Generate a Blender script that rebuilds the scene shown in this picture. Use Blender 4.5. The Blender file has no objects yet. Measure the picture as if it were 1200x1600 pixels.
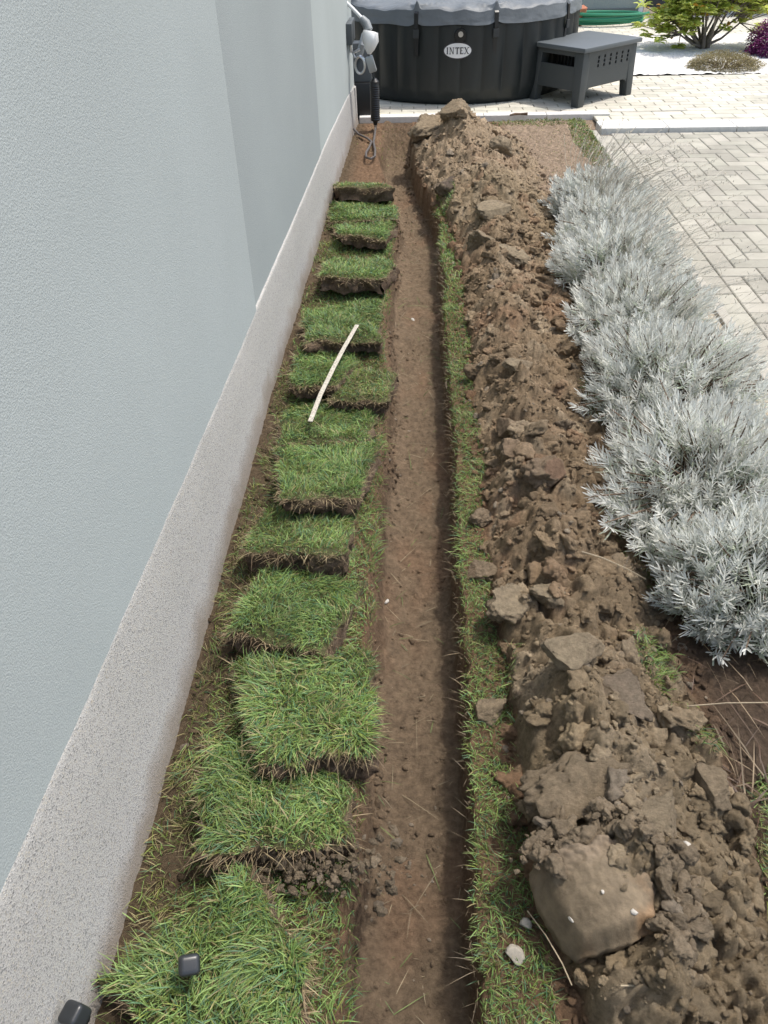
import bpy, bmesh, math, numpy as np
from mathutils import Vector, Matrix
rnd = np.random.default_rng(7)
R = math.radians
scene = bpy.context.scene
COL = scene.collection

# ------------------------------------------------------------ camera
cam_data = bpy.data.cameras.new('camera')
cam = bpy.data.objects.new('camera', cam_data); COL.objects.link(cam)
fwd = Vector((-0.03661754, 0.77075525, -0.63607822))
rgt = Vector((0.99932124, 0.03080704, -0.02019878))
upv = Vector((-0.00402737, 0.6363861, 0.77136017))
m = Matrix.Identity(4)
for i in range(3):
    m[i][0] = rgt[i]; m[i][1] = upv[i]; m[i][2] = -fwd[i]
m[2][3] = 1.5
cam.matrix_world = m
cam_data.sensor_fit = 'VERTICAL'; cam_data.sensor_height = 24.0
cam_data.lens = 24.0 * 1200.0 / 1600.0
cam_data.clip_start = 0.02; cam_data.clip_end = 500
scene.camera = cam
# ------------------------------------------------------------ sky, sun, exposure
SUN_EL, SUN_AZ = 66.0, 66.0          # azimuth measured from +Y towards +X
w = bpy.data.worlds.new('World'); scene.world = w; w.use_nodes = True
nt = w.node_tree; bg = nt.nodes['Background']
sky = nt.nodes.new('ShaderNodeTexSky'); sky.sky_type = 'NISHITA'; sky.sun_disc = False
sky.sun_elevation = R(SUN_EL); sky.sun_rotation = R(SUN_AZ)
sky.air_density = 1.3; sky.dust_density = 4.0; sky.ozone_density = 1.0
nt.links.new(sky.outputs[0], bg.inputs[0]); bg.inputs[1].default_value = 0.15
sun_d = bpy.data.lights.new('sun', 'SUN'); sun_d.energy = 2.1; sun_d.angle = R(2.5); sun_d.color = (1, .955, .89)
sun = bpy.data.objects.new('sun', sun_d); COL.objects.link(sun)
d = Vector((math.sin(R(SUN_AZ))*math.cos(R(SUN_EL)), math.cos(R(SUN_AZ))*math.cos(R(SUN_EL)), math.sin(R(SUN_EL))))
sun.rotation_euler = d.to_track_quat('Z', 'Y').to_euler(); sun.location = (4, 3, 8)
vs = scene.view_settings
vs.view_transform = 'Standard'; vs.look = 'None'; vs.gamma = 1; vs.exposure = 0.68
try: vs.use_curve_mapping = False
except Exception: pass

# ------------------------------------------------------------ noise
def _h(ix, iy, iz=0, s=0):
    n = (ix.astype(np.int64)*374761393 + iy.astype(np.int64)*668265263 + np.asarray(iz).astype(np.int64)*2147483647 + s*1274126177) & 0xffffffff
    n = ((n ^ (n >> 13))*1274126177) & 0xffffffff
    n = ((n ^ (n >> 16))*2246822519) & 0xffffffff
    return ((n ^ (n >> 15)) & 0xffffff)/float(0xffffff)
def vnoise(x, y, z=None, s=0):
    x = np.asarray(x, float); y = np.asarray(y, float)
    ix, iy = np.floor(x), np.floor(y); fx, fy = x-ix, y-iy
    fx = fx*fx*(3-2*fx); fy = fy*fy*(3-2*fy)
    def lay(k):
        a = _h(ix, iy, k, s); b = _h(ix+1, iy, k, s); c = _h(ix, iy+1, k, s); e = _h(ix+1, iy+1, k, s)
        return (a*(1-fx)+b*fx)*(1-fy)+(c*(1-fx)+e*fx)*fy
    if z is None: return lay(0)*2-1
    z = np.asarray(z, float); iz = np.floor(z); fz = z-iz; fz = fz*fz*(3-2*fz)
    return (lay(iz)*(1-fz)+lay(iz+1)*fz)*2-1
def fbm(x, y, z=None, o=4, s=0):
    t = 0; a = 1; n = 0
    for i in range(o):
        t = t + a*vnoise(x*2**i+i*7.3, y*2**i-i*3.1, None if z is None else z*2**i+i*1.7, s+i); n += a; a *= .5
    return t/n
def domes(x, y, f, s=0, dens=.75):
    """crumbs: one rounded lump per jittered cell, height 0..1"""
    wx = .45*fbm(x*f*.9+s, y*f*.9, o=3, s=s+50); wy = .45*fbm(x*f*.9-s, y*f*.9+9, o=3, s=s+53)
    x = x*f+wx; y = y*f+wy; ix, iy = np.floor(x), np.floor(y); best = np.zeros_like(x)
    for dx in (-1, 0, 1):
        for dy in (-1, 0, 1):
            cx, cy = ix+dx, iy+dy
            px = cx+_h(cx, cy, 0, s); py = cy+_h(cx, cy, 1, s); r = .35+.5*_h(cx, cy, 2, s)
            on = _h(cx, cy, 3, s) < dens
            th = _h(cx, cy, 4, s)*3.14; c_, s_ = np.cos(th), np.sin(th)
            ux = (x-px)*c_+(y-py)*s_; uy = -(x-px)*s_+(y-py)*c_
            q = 1-(np.maximum(abs(ux), abs(uy)*1.25)*.6+np.hypot(ux, uy)*.4)**2/(r*r)
            best = np.maximum(best, np.where(on, np.clip(q, 0, 1)**.8*r, 0))
    return best
def sst(a, b, x):
    t = np.clip((x-a)/(b-a), 0, 1); return t*t*(3-2*t)

# ------------------------------------------------------------ mesh + tags
def mesh_np(name, V, faces, mats, cols=None, parent=None, smooth=True, matidx=None):
    me = bpy.data.meshes.new(name); V = np.asarray(V, float)
    me.vertices.add(len(V)); me.vertices.foreach_set('co', V.ravel())
    li = np.concatenate([f.ravel() for f in faces]).astype(np.int32)
    tot = np.concatenate([np.full(len(f), f.shape[1]) for f in faces]).astype(np.int32)
    st = np.concatenate([[0], np.cumsum(tot)[:-1]]).astype(np.int32)
    me.loops.add(len(li)); me.loops.foreach_set('vertex_index', li)
    me.polygons.add(len(tot)); me.polygons.foreach_set('loop_start', st); me.polygons.foreach_set('loop_total', tot)
    me.polygons.foreach_set('use_smooth', np.full(len(tot), smooth))
    if matidx is not None: me.polygons.foreach_set('material_index', np.asarray(matidx, np.int32))
    if cols is not None:
        a = me.color_attributes.new('Col', 'FLOAT_COLOR', 'POINT')
        c = np.ones((len(V), 4)); c[:, :3] = np.clip(cols, 0, 1); a.data.foreach_set('color', c.ravel())
    me.update(calc_edges=True); me.validate()
    for mm in (mats if isinstance(mats, (list, tuple)) else [mats]): me.materials.append(mm)
    o = bpy.data.objects.new(name, me); COL.objects.link(o)
    if parent: o.parent = parent
    return o
def tag(o, label=None, cat=None, group=None, kind=None):
    for k, v in (('label', label), ('category', cat), ('group', group), ('kind', kind)):
        if v: o[k] = v
    return o
def empty(name, loc, label, cat, group=None, rz=0):
    o = bpy.data.objects.new(name, None); COL.objects.link(o); o.location = loc; o.rotation_euler[2] = rz
    o.empty_display_size = .1
    return tag(o, label, cat, group)
class MB:
    """collects simple solids into one mesh"""
    def __init__(s): s.bm = bmesh.new()
    def box(s, c, size, rot=None, bevel=0, seg=2):
        r = bmesh.ops.create_cube(s.bm, size=1); vs_ = r['verts']
        bmesh.ops.scale(s.bm, vec=size, verts=vs_)
        if bevel:
            es = list({e for v in vs_ for e in v.link_edges})
            rr = bmesh.ops.bevel(s.bm, geom=es, offset=bevel, segments=seg, affect='EDGES', profile=.6)
            vs_ = list({v for f in rr['faces'] for v in f.verts} | {v for v in vs_ if v.is_valid})
        M = Matrix.Translation(Vector(c)) @ (rot.to_4x4() if rot else Matrix.Identity(4))
        bmesh.ops.transform(s.bm, matrix=M, verts=vs_); return s
    def hexa(s, pts, bevel=0):
        v = [s.bm.verts.new(p) for p in pts]
        for q in ((3, 2, 1, 0), (4, 5, 6, 7), (0, 1, 5, 4), (1, 2, 6, 5), (2, 3, 7, 6), (3, 0, 4, 7)):
            s.bm.faces.new([v[i] for i in q])
        if bevel:
            es = list({e for q in v for e in q.link_edges})
            bmesh.ops.bevel(s.bm, geom=es, offset=bevel, segments=2, affect='EDGES', profile=.6)
        return s
    def tube(s, pts, rad, n=10, cap=True):
        pts = [Vector(p) for p in pts]; rad = rad if hasattr(rad, '__len__') else [rad]*len(pts); rings = []
        ref = None
        for i, p in enumerate(pts):
            t = (pts[min(i+1, len(pts)-1)]-pts[max(i-1, 0)]).normalized()
            if ref is None: ref = t.orthogonal().normalized()
            ref = (ref - t*ref.dot(t)).normalized(); b = t.cross(ref)
            rings.append([s.bm.verts.new(p+(ref*math.cos(a)+b*math.sin(a))*rad[i]) for a in [2*math.pi*k/n for k in range(n)]])
        for a, b in zip(rings, rings[1:]):
            for k in range(n): s.bm.faces.new((a[k], a[(k+1) % n], b[(k+1) % n], b[k]))
        if cap: s.bm.faces.new(rings[0][::-1]); s.bm.faces.new(rings[-1])
        return s
    def build(s, name, mat, parent=None, smooth=False):
        me = bpy.data.meshes.new(name); bmesh.ops.recalc_face_normals(s.bm, faces=s.bm.faces); s.bm.to_mesh(me); s.bm.free()
        me.materials.append(mat)
        if smooth:
            for p in me.polygons: p.use_smooth = True
            try: me.set_sharp_from_angle(angle=R(40))
            except Exception: pass
        o = bpy.data.objects.new(name, me); COL.objects.link(o)
        if parent: o.parent = parent
        return o

# ------------------------------------------------------------ materials
def mat(name, base=(.5, .5, .5), rough=.8, attr=False, nscale=0, namt=0, bump=0, bscale=0, bdist=.002, metal=0, transl=0, spec=.5, c2=None, detail=6, voro=False, brough=.65):
    M = bpy.data.materials.new(name); M.use_nodes = True; n = M.node_tree.nodes; l = M.node_tree.links
    b = n['Principled BSDF']; b.inputs['Roughness'].default_value = rough; b.inputs['Metallic'].default_value = metal
    b.inputs['Specular IOR Level'].default_value = spec
    b.inputs['Base Color'].default_value = (*base, 1)
    geo = n.new('ShaderNodeNewGeometry'); src = geo.outputs['Position']; cur = None
    if attr:
        a = n.new('ShaderNodeVertexColor'); a.layer_name = 'Col'; cur = a.outputs[0]
    if nscale:
        t = n.new('ShaderNodeTexNoise'); t.inputs['Scale'].default_value = nscale; t.inputs['Detail'].default_value = detail; t.inputs['Roughness'].default_value = .65
        l.new(src, t.inputs['Vector'])
        mx = n.new('ShaderNodeMixRGB')
        if c2 is not None:
            mx.blend_type = 'MIX'; r = n.new('ShaderNodeValToRGB'); r.color_ramp.elements[0].position = .5-.5*(1-namt); r.color_ramp.elements[1].position = .5+.5*(1-namt)
            l.new(t.outputs[0], r.inputs[0]); l.new(r.outputs[0], mx.inputs[0]); mx.inputs[2].default_value = (*c2, 1)
        else:
            mx.blend_type = 'MULTIPLY'; mx.inputs[0].default_value = 1
            r = n.new('ShaderNodeMapRange'); r.inputs[1].default_value = .3; r.inputs[2].default_value = .7; r.inputs[3].default_value = 1-namt; r.inputs[4].default_value = 1+namt
            l.new(t.outputs[0], r.inputs[0]); l.new(r.outputs[0], mx.inputs[2])
        if cur: l.new(cur, mx.inputs[1])
        else: mx.inputs[1].default_value = (*base, 1)
        cur = mx.outputs[0]
    if cur: l.new(cur, b.inputs['Base Color'])
    if bump:
        t = n.new('ShaderNodeTexVoronoi' if voro else 'ShaderNodeTexNoise'); t.inputs['Scale'].default_value = bscale
        if not voro: t.inputs['Detail'].default_value = 8; t.inputs['Roughness'].default_value = brough
        l.new(src, t.inputs['Vector'])
        bb = n.new('ShaderNodeBump'); bb.inputs['Strength'].default_value = bump; bb.inputs['Distance'].default_value = bdist
        if voro: bb.invert = True
        l.new(t.outputs[0], bb.inputs['Height']); l.new(bb.outputs[0], b.inputs['Normal'])
    if transl:
        tr = n.new('ShaderNodeBsdfTranslucent'); ms = n.new('ShaderNodeMixShader'); ms.inputs[0].default_value = transl
        if cur: l.new(cur, tr.inputs[0])
        else: tr.inputs[0].default_value = (*base, 1)
        l.new(b.outputs[0], ms.inputs[1]); l.new(tr.outputs[0], ms.inputs[2]); l.new(ms.outputs[0], n['Material Output'].inputs[0])
    return M
M_soil = mat('soil', attr=True, rough=.95, spec=.2, nscale=70, namt=.34, bump=1, bscale=150, bdist=.012, detail=9, brough=.82)
M_grass = mat('grass_blade', attr=True, rough=.5, transl=.3, spec=.35)
M_leaf = mat('lavender_leaf', attr=True, rough=.8, transl=.38, spec=.15)
M_bleaf = mat('shrub_leaf', attr=True, rough=.5, transl=.5)
M_twig = mat('twig', (.13, .09, .06), .9, nscale=80, namt=.4)
M_stalk = mat('dry_stalk', (.52, .48, .40), .8, nscale=60, namt=.3)
M_stem = mat('dry_straw', (.34, .28, .19), .85, nscale=90, namt=.3)
M_root = mat('fine_root', (.30, .24, .16), .9)
M_dark = mat('charcoal_plastic', (.030, .034, .036), .45, bump=.15, bscale=400, bdist=.0005)
M_black = mat('black_plastic', (.012, .013, .014), .38)
M_steel = mat('silver_metal', (.62, .63, .63), .3, metal=.85, nscale=90, namt=.15)
M_whitep = mat('white_plastic', (.78, .79, .78), .4)
M_stick = mat('whitewashed_wood', (.40, .375, .315), .85, nscale=160, namt=.5, bump=.4, bscale=300)
M_wallA = mat('pale_stone', (.29, .265, .22), .8, nscale=70, namt=.25, bump=.5, bscale=200)
M_white = mat('white_chip', (.40, .375, .33), .7)
M_hose = mat('green_rubber', (.03, .22, .12), .4)
M_terra = mat('terracotta', (.42, .16, .09), .8, nscale=50, namt=.2)
M_cable = mat('cable_rubber', (.10, .09, .085), .5)

# ------------------------------------------------------------ ground heights
def tr_l(y): return -.102-.15*sst(4.3, 6.0, y)+.014*vnoise(y*2.2, y*0+3.3, s=5)+.010*fbm(y*13, y*0+1.3, o=3, s=6)-.030*np.exp(-((y-2.95)/.45)**2)
def tr_r(y): return .128+.006*y-.17*sst(4.2, 5.8, y)+.010*vnoise(y*3.1, y*0+5.3, s=8)+.006*vnoise(y*21, y*0+9.3, s=9)
YE = np.array([-1, .4, .9, 1.2, 1.6, 2.0, 2.5, 3.2, 4.0, 4.5, 5.0, 5.8, 6.3, 7])
XS = np.interp
def heap_l(y): return np.interp(y, YE, [.30, .30, .225, .235, .22, .22, .225, .235, .23, .17, .05, -.04, .0, .2])
def heap_r(y): return np.interp(y, YE, [.66, .66, .68, .64, .66, .67, .69, .72, .78, .84, .86, .80, .62, .3])+.03*vnoise(y*4, y*0+1.1, s=11)
def heap_h(y): return np.interp(y, YE, [.13, .14, .20, .15, .16, .16, .15, .16, .18, .23, .28, .33, .20, .0])*(1+.22*vnoise(y*3.3, y*0+2.2, s=12))
def heap_c(y): return np.interp(y, YE, [.45, .43, .38, .36, .37, .38, .38, .38, .42, .40, .38, .31, .30, .3])
def base_h(x, y, rough=True):
    """height of the dug garden"""
    x = np.asarray(x, float); y = np.asarray(y, float)
    h = .012*fbm(x*5, y*5, o=3, s=1)
    l, r = tr_l(y), tr_r(y)
    dep = .15*sst(6.5, 6.0, y)+.012*fbm(x*9, y*9, o=3, s=2)
    wob = .010*fbm(x*30, y*30, o=3, s=13)
    lw = .035+.03*vnoise(y*3.7, y*0+8.8, s=7)+.015*sst(2., 3., y); t = sst(l-.016, l+np.maximum(lw, .012), x+wob)*(1-sst(r-.022, r+.004, x+wob*.7))
    th = -dep+.018*sst(l+.10, l+.03, x)
    h = h*(1-t)+th*t
    hl, hr, hh, hc = heap_l(y), heap_r(y), heap_h(y), heap_c(y)
    u = np.where(x < hc, (x-hl)/(hc-hl), (hr-x)/(hr-hc)); u = np.clip(u+.10*fbm(x*14, y*14, o=3, s=4), 0, 1)
    prof = np.where(x < hc, u**.75, u**.95)
    heapm = sst(0, .10, u)
    big = domes(x, y, 9, s=21, dens=.8)*.070+domes(x+3, y, 19, s=22, dens=.85)*.040
    h = h+hh*prof*(.80+.25*fbm(x*6, y*6, o=3, s=14))+heapm*(big*np.interp(y, [0, 1.5, 3, 6], [.95, .85, .62, .72])-.02)
    if rough:
        tm = sst(.3, .8, t)
        sm = heapm*(.55+.45*sst(-.1, .4, fbm(x*5, y*5, o=2, s=31)))
        h = h+(sm*.017+(.005+.010*sst(4.3, 5.2, y))*(1-heapm))*domes(x, y+5, 42, s=23)+(sm*.006+.003*(1-tm)+.002)*domes(x+9, y, 90, s=24, dens=.8)
        h = h+(.0025+.004*sm)*fbm(x*110, y*110, o=2, s=25)+sm*.014*fbm(x*32, y*32, o=3, s=28)-heapm*np.interp(y, [0, 1.5, 3], [.045, .035, .018])*np.clip(1-np.abs(fbm(x*8, y*8, o=3, s=33))*9, 0, 1)**1.5*sst(-.2, .2, fbm(x*3, y*3, o=2, s=34))
        saw = np.mod(y*4.6+.25*vnoise(x*7, y*3, s=29), 1); h = h+tm*(.007*saw*sst(1, .93, saw)+.005*np.abs(fbm(x*10, y*16, o=3, s=27)))
    return h, t, heapm
def mixc(a, b, t): return a*(1-t[:, None])+b*t[:, None]
def soil_col(x, y, t, heapm, h):
    c = np.tile(np.array([.135, .088, .056]), (len(x), 1))                      # plain garden soil
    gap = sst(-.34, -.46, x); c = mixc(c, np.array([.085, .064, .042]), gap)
    tc = np.array([.178, .134, .092]); c = mixc(c, tc, t)
    c = mixc(c, np.array([.20, .13, .085]), t*.6*sst(.1, .5, fbm(x*7, y*4, o=3, s=41)))
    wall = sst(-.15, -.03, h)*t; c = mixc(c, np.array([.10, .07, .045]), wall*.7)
    hc_ = mixc(np.tile(np.array([.195, .156, .104]), (len(x), 1)), np.array([.185, .139, .092]), sst(.9, 1.7, y)*sst(4.6, 3.6, y)*.8)
    n = fbm(x*8, y*8, o=4, s=42)
    hc_ = mixc(hc_, np.array([.215, .136, .088]), sst(.1, .5, n)*sst(.8, 1.4, y)*.55)
    hc_ = mixc(hc_, np.array([.26, .215, .155]), sst(.15, .5, fbm(x*11+4, y*11, o=3, s=43))*.7)
    hc_ = mixc(hc_, np.array([.25, .195, .14]), sst(4.3, 5.2, y)*.6)
    c = c*(1-heapm[:, None])+hc_*heapm[:, None]
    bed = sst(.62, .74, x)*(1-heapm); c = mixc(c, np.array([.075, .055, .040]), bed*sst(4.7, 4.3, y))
    c = mixc(c, np.array([.215, .168, .125]), bed*sst(4.5, 5.0, y))               # trodden bare lawn
    c = mixc(c, np.array([.36, .32, .25]), sst(1.16, 1.26, x)*sst(5.2, 4.6, y))  # sandy strip beside the paving
    return c*np.where(t > .5, .98, 1.25)[:, None]*np.array([1.03, 1., .95])*(1+.26*fbm(x*60, y*60, o=3, s=44))[:, None]

# ------------------------------------------------------------ ground meshes
ys = [-.8]
while ys[-1] < 6.76: ys.append(ys[-1]+np.clip(.0026*(abs(ys[-1])+1.2), .0042, .012) if ys[-1] > .2 else ys[-1]+.03)
ys = np.array(ys); ys[-1] = 6.78
xs = np.concatenate([np.arange(-.62, -.20, .006), np.arange(-.20, .16, .0042), np.arange(.16, .72, .0046), np.arange(.72, 1.45, .010)])
X, Y = np.meshgrid(xs, ys); x_, y_ = X.ravel(), Y.ravel()
H_, T_, HM_ = base_h(x_, y_)
edge = sst(1.30, 1.36, x_); H_ = H_*(1-edge)-.03*edge
e2 = sst(6.62, 6.70, y_); H_ = H_*(1-e2)-.02*e2
nx, ny = len(xs), len(ys)
idx = np.arange(nx*ny).reshape(ny, nx)
Q = np.stack([idx[:-1, :-1].ravel(), idx[:-1, 1:].ravel(), idx[1:, 1:].ravel(), idx[1:, :-1].ravel()], 1)
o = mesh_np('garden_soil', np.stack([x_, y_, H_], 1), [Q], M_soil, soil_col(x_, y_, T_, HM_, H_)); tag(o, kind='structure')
def rects(name, rs, z, m_):
    V = []; F = []
    for a, b, c, e in rs:
        k = len(V); V += [(a, b, z), (c, b, z), (c, e, z), (a, e, z)]; F.append((k, k+1, k+2, k+3))
    return mesh_np(name, V, [np.array(F)], m_, smooth=False)
M_ground = mat('far_ground', (.17, .14, .10), .95, nscale=6, namt=.3, bump=.5, bscale=40, bdist=.01)
o = rects('ground', [(-60, -60, 60, -.78), (-60, -.78, -.60, 6.76), (1.42, -.78, 60, 6.76), (-60, 6.76, 60, 60)], -.06, M_ground); tag(o, kind='structure')

# paving : every block is real geometry with a chamfer and a joint
def paving(name, blocks, m_, z=0., ch=.004, jt=.004, tonek=1.):
    B = np.array(blocks, float); n = len(B)
    x0, y0, x1, y1 = B[:, 0]+jt*.5, B[:, 1]+jt*.5, B[:, 2]-jt*.5, B[:, 3]-jt*.5
    zz = z+rnd.normal(0, .0008, n); V = []
    for (a, dz) in ((0, -.02), (0, -ch), (ch, 0)):
        for (px, py) in ((x0+a, y0+a), (x1-a, y0+a), (x1-a, y1-a), (x0+a, y1-a)):
            V.append(np.stack([px, py, zz+dz], 1))
    V = np.stack(V, 1).reshape(-1, 3); k = np.arange(n)*12; F = []
    for q in range(4):
        r = (q+1) % 4
        F += [np.stack([k+q, k+r, k+4+r, k+4+q], 1), np.stack([k+4+q, k+4+r, k+8+r, k+8+q], 1)]
    F.append(np.stack([k+8, k+9, k+10, k+11], 1))
    tone = tonek*(.86+.24*rnd.random((n, 1))); hue = rnd.random((n, 1))
    c = (np.array([.33, .32, .265])*(1-hue)+np.array([.355, .335, .285])*hue)*tone
    return mesh_np(name, V, [np.concatenate(F)], m_, np.repeat(c, 12, 0), smooth=False)
M_pave = mat('concrete_block', attr=True, rough=.9, nscale=5, namt=.16, bump=.4, bscale=300, bdist=.001, spec=.3)
M_joint = mat('joint_sand', (.17, .15, .12), .95, nscale=60, namt=.3)
bl = [(1.37, -.8+.2*k, 1.47, -.6+.2*k) for k in range(35)]; U = .10
for i in range(-2, 40):
    for j in range(-6, 74):
        ox, oy = 1.47+i*U, -.8+j*U; v = (i-j) % 4
        if v == 0: q = (ox, oy, ox+2*U, oy+U)
        elif v == 3: q = (ox, oy, ox+U, oy+2*U)
        else: continue
        q = (max(q[0], 1.47), max(q[1], -.8), min(q[2], 5.2), min(q[3], 6.27))
        if q[2]-q[0] > .02 and q[3]-q[1] > .02: bl.append(q)
o = paving('driveway', bl, M_pave); tag(o, kind='structure')
o = rects('driveway_bed', [(1.37, -.8, 5.2, 6.27)], -.010, M_joint); tag(o, kind='structure')
bl = []
for j in range(53):
    for i in range(-17, 41):
        oy = 6.90+j*.10; ox = i*.20+(j % 2)*.10
        q = (ox-.2, oy, ox, oy+.10)
        if q[0] > 1.95 and 8.3 < q[1]+.05 < 10.6: continue
        bl.append(q)
for j in range(3):
    for i in range(-1, 30):
        ox = 1.43+i*.24+(j % 2)*.12; q = (max(ox, 1.43), 6.525+j*.12, ox+.24, 6.645+j*.12)
        if q[2] > q[0]+.02: bl.append(q)
o = paving('patio', bl, M_pave, z=.012, tonek=1.5); tag(o, kind='structure')
o = rects('patio_bed', [(-3.6, 6.90, 8.2, 12.2), (1.43, 6.51, 8.2, 6.899)], .003, M_joint); tag(o, kind='structure')
M_kerb = mat('white_concrete', (.62, .61, .57), .85, nscale=30, namt=.10, bump=.3, bscale=200)
b = MB()
for i in range(8): b.box((1.55+.5*i+.1, 6.40, -.02), (.496, .22, .10), bevel=.006)
k1 = b.build('driveway_edging', M_kerb); tag(k1, 'white concrete edging band between the driveway blocks and the patio', 'kerb')
b = MB()
for i in range(4): b.box((-.19+.5*i, 6.82, -.02), (.496, .10, .09), bevel=.006)
k2 = b.build('patio_edging', M_kerb); tag(k2, 'narrow pale concrete edging where the dug soil meets the tub patio', 'kerb')
b = MB()
for i in range(15): b.box((1.355, 6.1-.5*i, -.03), (.045, .496, .07), bevel=.005)
k3 = b.build('lawn_edging', mat('edging_concrete', (.36, .34, .29), .9, nscale=40, namt=.15, bump=.4, bscale=200)); tag(k3, 'thin concrete edging along the left side of the herringbone driveway', 'kerb')

# white gravel bed
M_grav = mat('white_gravel', attr=True, rough=.85, bump=1, bscale=55, bdist=.01, voro=True)
gx, gy = np.meshgrid(np.arange(1.97, 5.4, .02), np.arange(8.30, 10.62, .02)); gs = gx.shape; gx, gy = gx.ravel(), gy.ravel()
gz = .016+.014*domes(gx, gy, 28, s=51)+.01*fbm(gx*3, gy*3, o=2, s=52)
gi = np.arange(len(gx)).reshape(gs)
gq = np.stack([gi[:-1, :-1].ravel(), gi[:-1, 1:].ravel(), gi[1:, 1:].ravel(), gi[1:, :-1].ravel()], 1)
gc = np.array([.70, .69, .66])*(1+.12*fbm(gx*30, gy*30, o=2, s=53))[:, None]
o = mesh_np('gravel', np.stack([gx, gy, gz], 1), [gq], M_grav, gc); tag(o, 'white gravel bed around the garden shrubs', 'gravel', kind='stuff')

# ------------------------------------------------------------ house wall
def wall_mat(name, base, amt, bs, bd, speck=False):
    M = bpy.data.materials.new(name); M.use_nodes = True; n = M.node_tree.nodes; l = M.node_tree.links; b = n['Principled BSDF']
    b.inputs['Roughness'].default_value = .92; b.inputs['Specular IOR Level'].default_value = .25
    g = n.new('ShaderNodeNewGeometry')
    t = n.new('ShaderNodeTexNoise'); t.inputs['Scale'].default_value = bs; t.inputs['Detail'].default_value = 3
    t2 = n.new('ShaderNodeTexNoise'); t2.inputs['Scale'].default_value = 1.3; t2.inputs['Detail'].default_value = 3
    v = n.new('ShaderNodeTexVoronoi'); v.inputs['Scale'].default_value = bs*1.1
    for q in (t, t2, v): l.new(g.outputs['Position'], q.inputs['Vector'])
    r = n.new('ShaderNodeValToRGB'); cr = r.color_ramp
    if speck:
        l.new(v.outputs['Color'], r.inputs[0]); cr.interpolation = 'LINEAR'
        cr.elements[0].position = .0; cr.elements[0].color = (.14, .14, .145, 1); cr.elements[1].position = .30; cr.elements[1].color = (*base, 1)
        e = cr.elements.new(.14); e.color = (.22, .22, .215, 1); e = cr.elements.new(.7); e.color = (*[min(1, q*1.22) for q in base], 1)
        e = cr.elements.new(.95); e.color = (base[0]*1.1, base[1]*1.02, base[2]*.86, 1)
    else:
        l.new(t.outputs[0], r.inputs[0]); cr.elements[0].position = .30; cr.elements[0].color = (*[q*(1-amt) for q in base], 1)
        cr.elements[1].position = .7; cr.elements[1].color = (*[q*(1+amt) for q in base], 1)
    mr = n.new('ShaderNodeMapRange'); mr.inputs[1].default_value = .3; mr.inputs[2].default_value = .7; mr.inputs[3].default_value = .95; mr.inputs[4].default_value = 1.05
    l.new(t2.outputs[0], mr.inputs[0])
    mx = n.new('ShaderNodeMixRGB'); mx.blend_type = 'MULTIPLY'; mx.inputs[0].default_value = 1
    l.new(r.outputs[0], mx.inputs[1]); l.new(mr.outputs[0], mx.inputs[2]); l.new(mx.outputs[0], b.inputs['Base Color'])
    if speck:
        sp = n.new('ShaderNodeSeparateXYZ'); l.new(g.outputs['Position'], sp.inputs[0])
        t3 = n.new('ShaderNodeTexNoise'); t3.inputs['Scale'].default_value = 9; t3.inputs['Detail'].default_value = 6; l.new(g.outputs['Position'], t3.inputs['Vector'])
        ma = n.new('ShaderNodeMath'); ma.operation = 'MULTIPLY_ADD'; ma.inputs[1].default_value = -.16; l.new(t3.outputs[0], ma.inputs[0]); l.new(sp.outputs['Z'], ma.inputs[2])
        m3 = n.new('ShaderNodeMapRange'); m3.inputs[1].default_value = .02; m3.inputs[2].default_value = -.05; m3.inputs[3].default_value = 0; m3.inputs[4].default_value = .55; l.new(ma.outputs[0], m3.inputs[0])
        mm = n.new('ShaderNodeMixRGB'); mm.inputs[2].default_value = (.20, .155, .11, 1); l.new(m3.outputs[0], mm.inputs[0]); l.new(mx.outputs[0], mm.inputs[1]); l.new(mm.outputs[0], b.inputs['Base Color'])
    bb = n.new('ShaderNodeBump'); bb.inputs['Strength'].default_value = .8; bb.inputs['Distance'].default_value = bd
    l.new((v if speck else t).outputs[0], bb.inputs['Height']); l.new(bb.outputs[0], b.inputs['Normal'])
    return M
M_rend = wall_mat('blue_grey_render', (.345, .382, .384), .09, 330, .0016)
M_rend2 = wall_mat('shaded_render', (.290, .322, .324), .06, 260, .002)  # same render darkened: shade of the second section's angled plane painted into the colour
M_rend3 = wall_mat('pale_render', (.37, .41, .405), .05, 260, .002)
M_pl = wall_mat('stone_chip_plaster', (.35, .345, .332), .1, 330, .0012, True)
WY = [-1.6, .5, 2.53, 4.56, 6.74]                 # breaks along the wall
WX = [-.57, -.565, -.558, -.515, -.470]
PT = [.46, .46, .36, .27, .16]                    # plinth top heights
house = empty('house', (-.57, 2.5, 0), 'blue grey rendered house wall on the left with a speckled plinth', 'house')
def wloc(p): return (p[0]+.57, p[1]-2.5, p[2])
def wallseg(name, ya, yb, xa, xb, za, zb, m_):
    pts = [(-6, ya, za-.02), (xa, ya, za-.02), (xb, yb, zb-.02), (-6, yb, zb-.02), (-6, ya, 3.2), (xa, ya, 3.2), (xb, yb, 3.2), (-6, yb, 3.2)]
    MB().hexa([wloc(p) for p in pts]).build(name, m_, house)
# near part stands 8 mm proud, the next is set back, the last a little proud again
wallseg('rendered_wall', WY[0], WY[2], -.5555, -.5525, .12, .12, M_rend)
wallseg('rendered_wall', WY[2]+.0002, WY[3], -.5600, -.5160, .12, .12, M_rend2)
wallseg('rendered_wall', WY[3]+.0002, WY[4], -.5175, -.4665, .12, .12, M_rend3)
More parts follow.
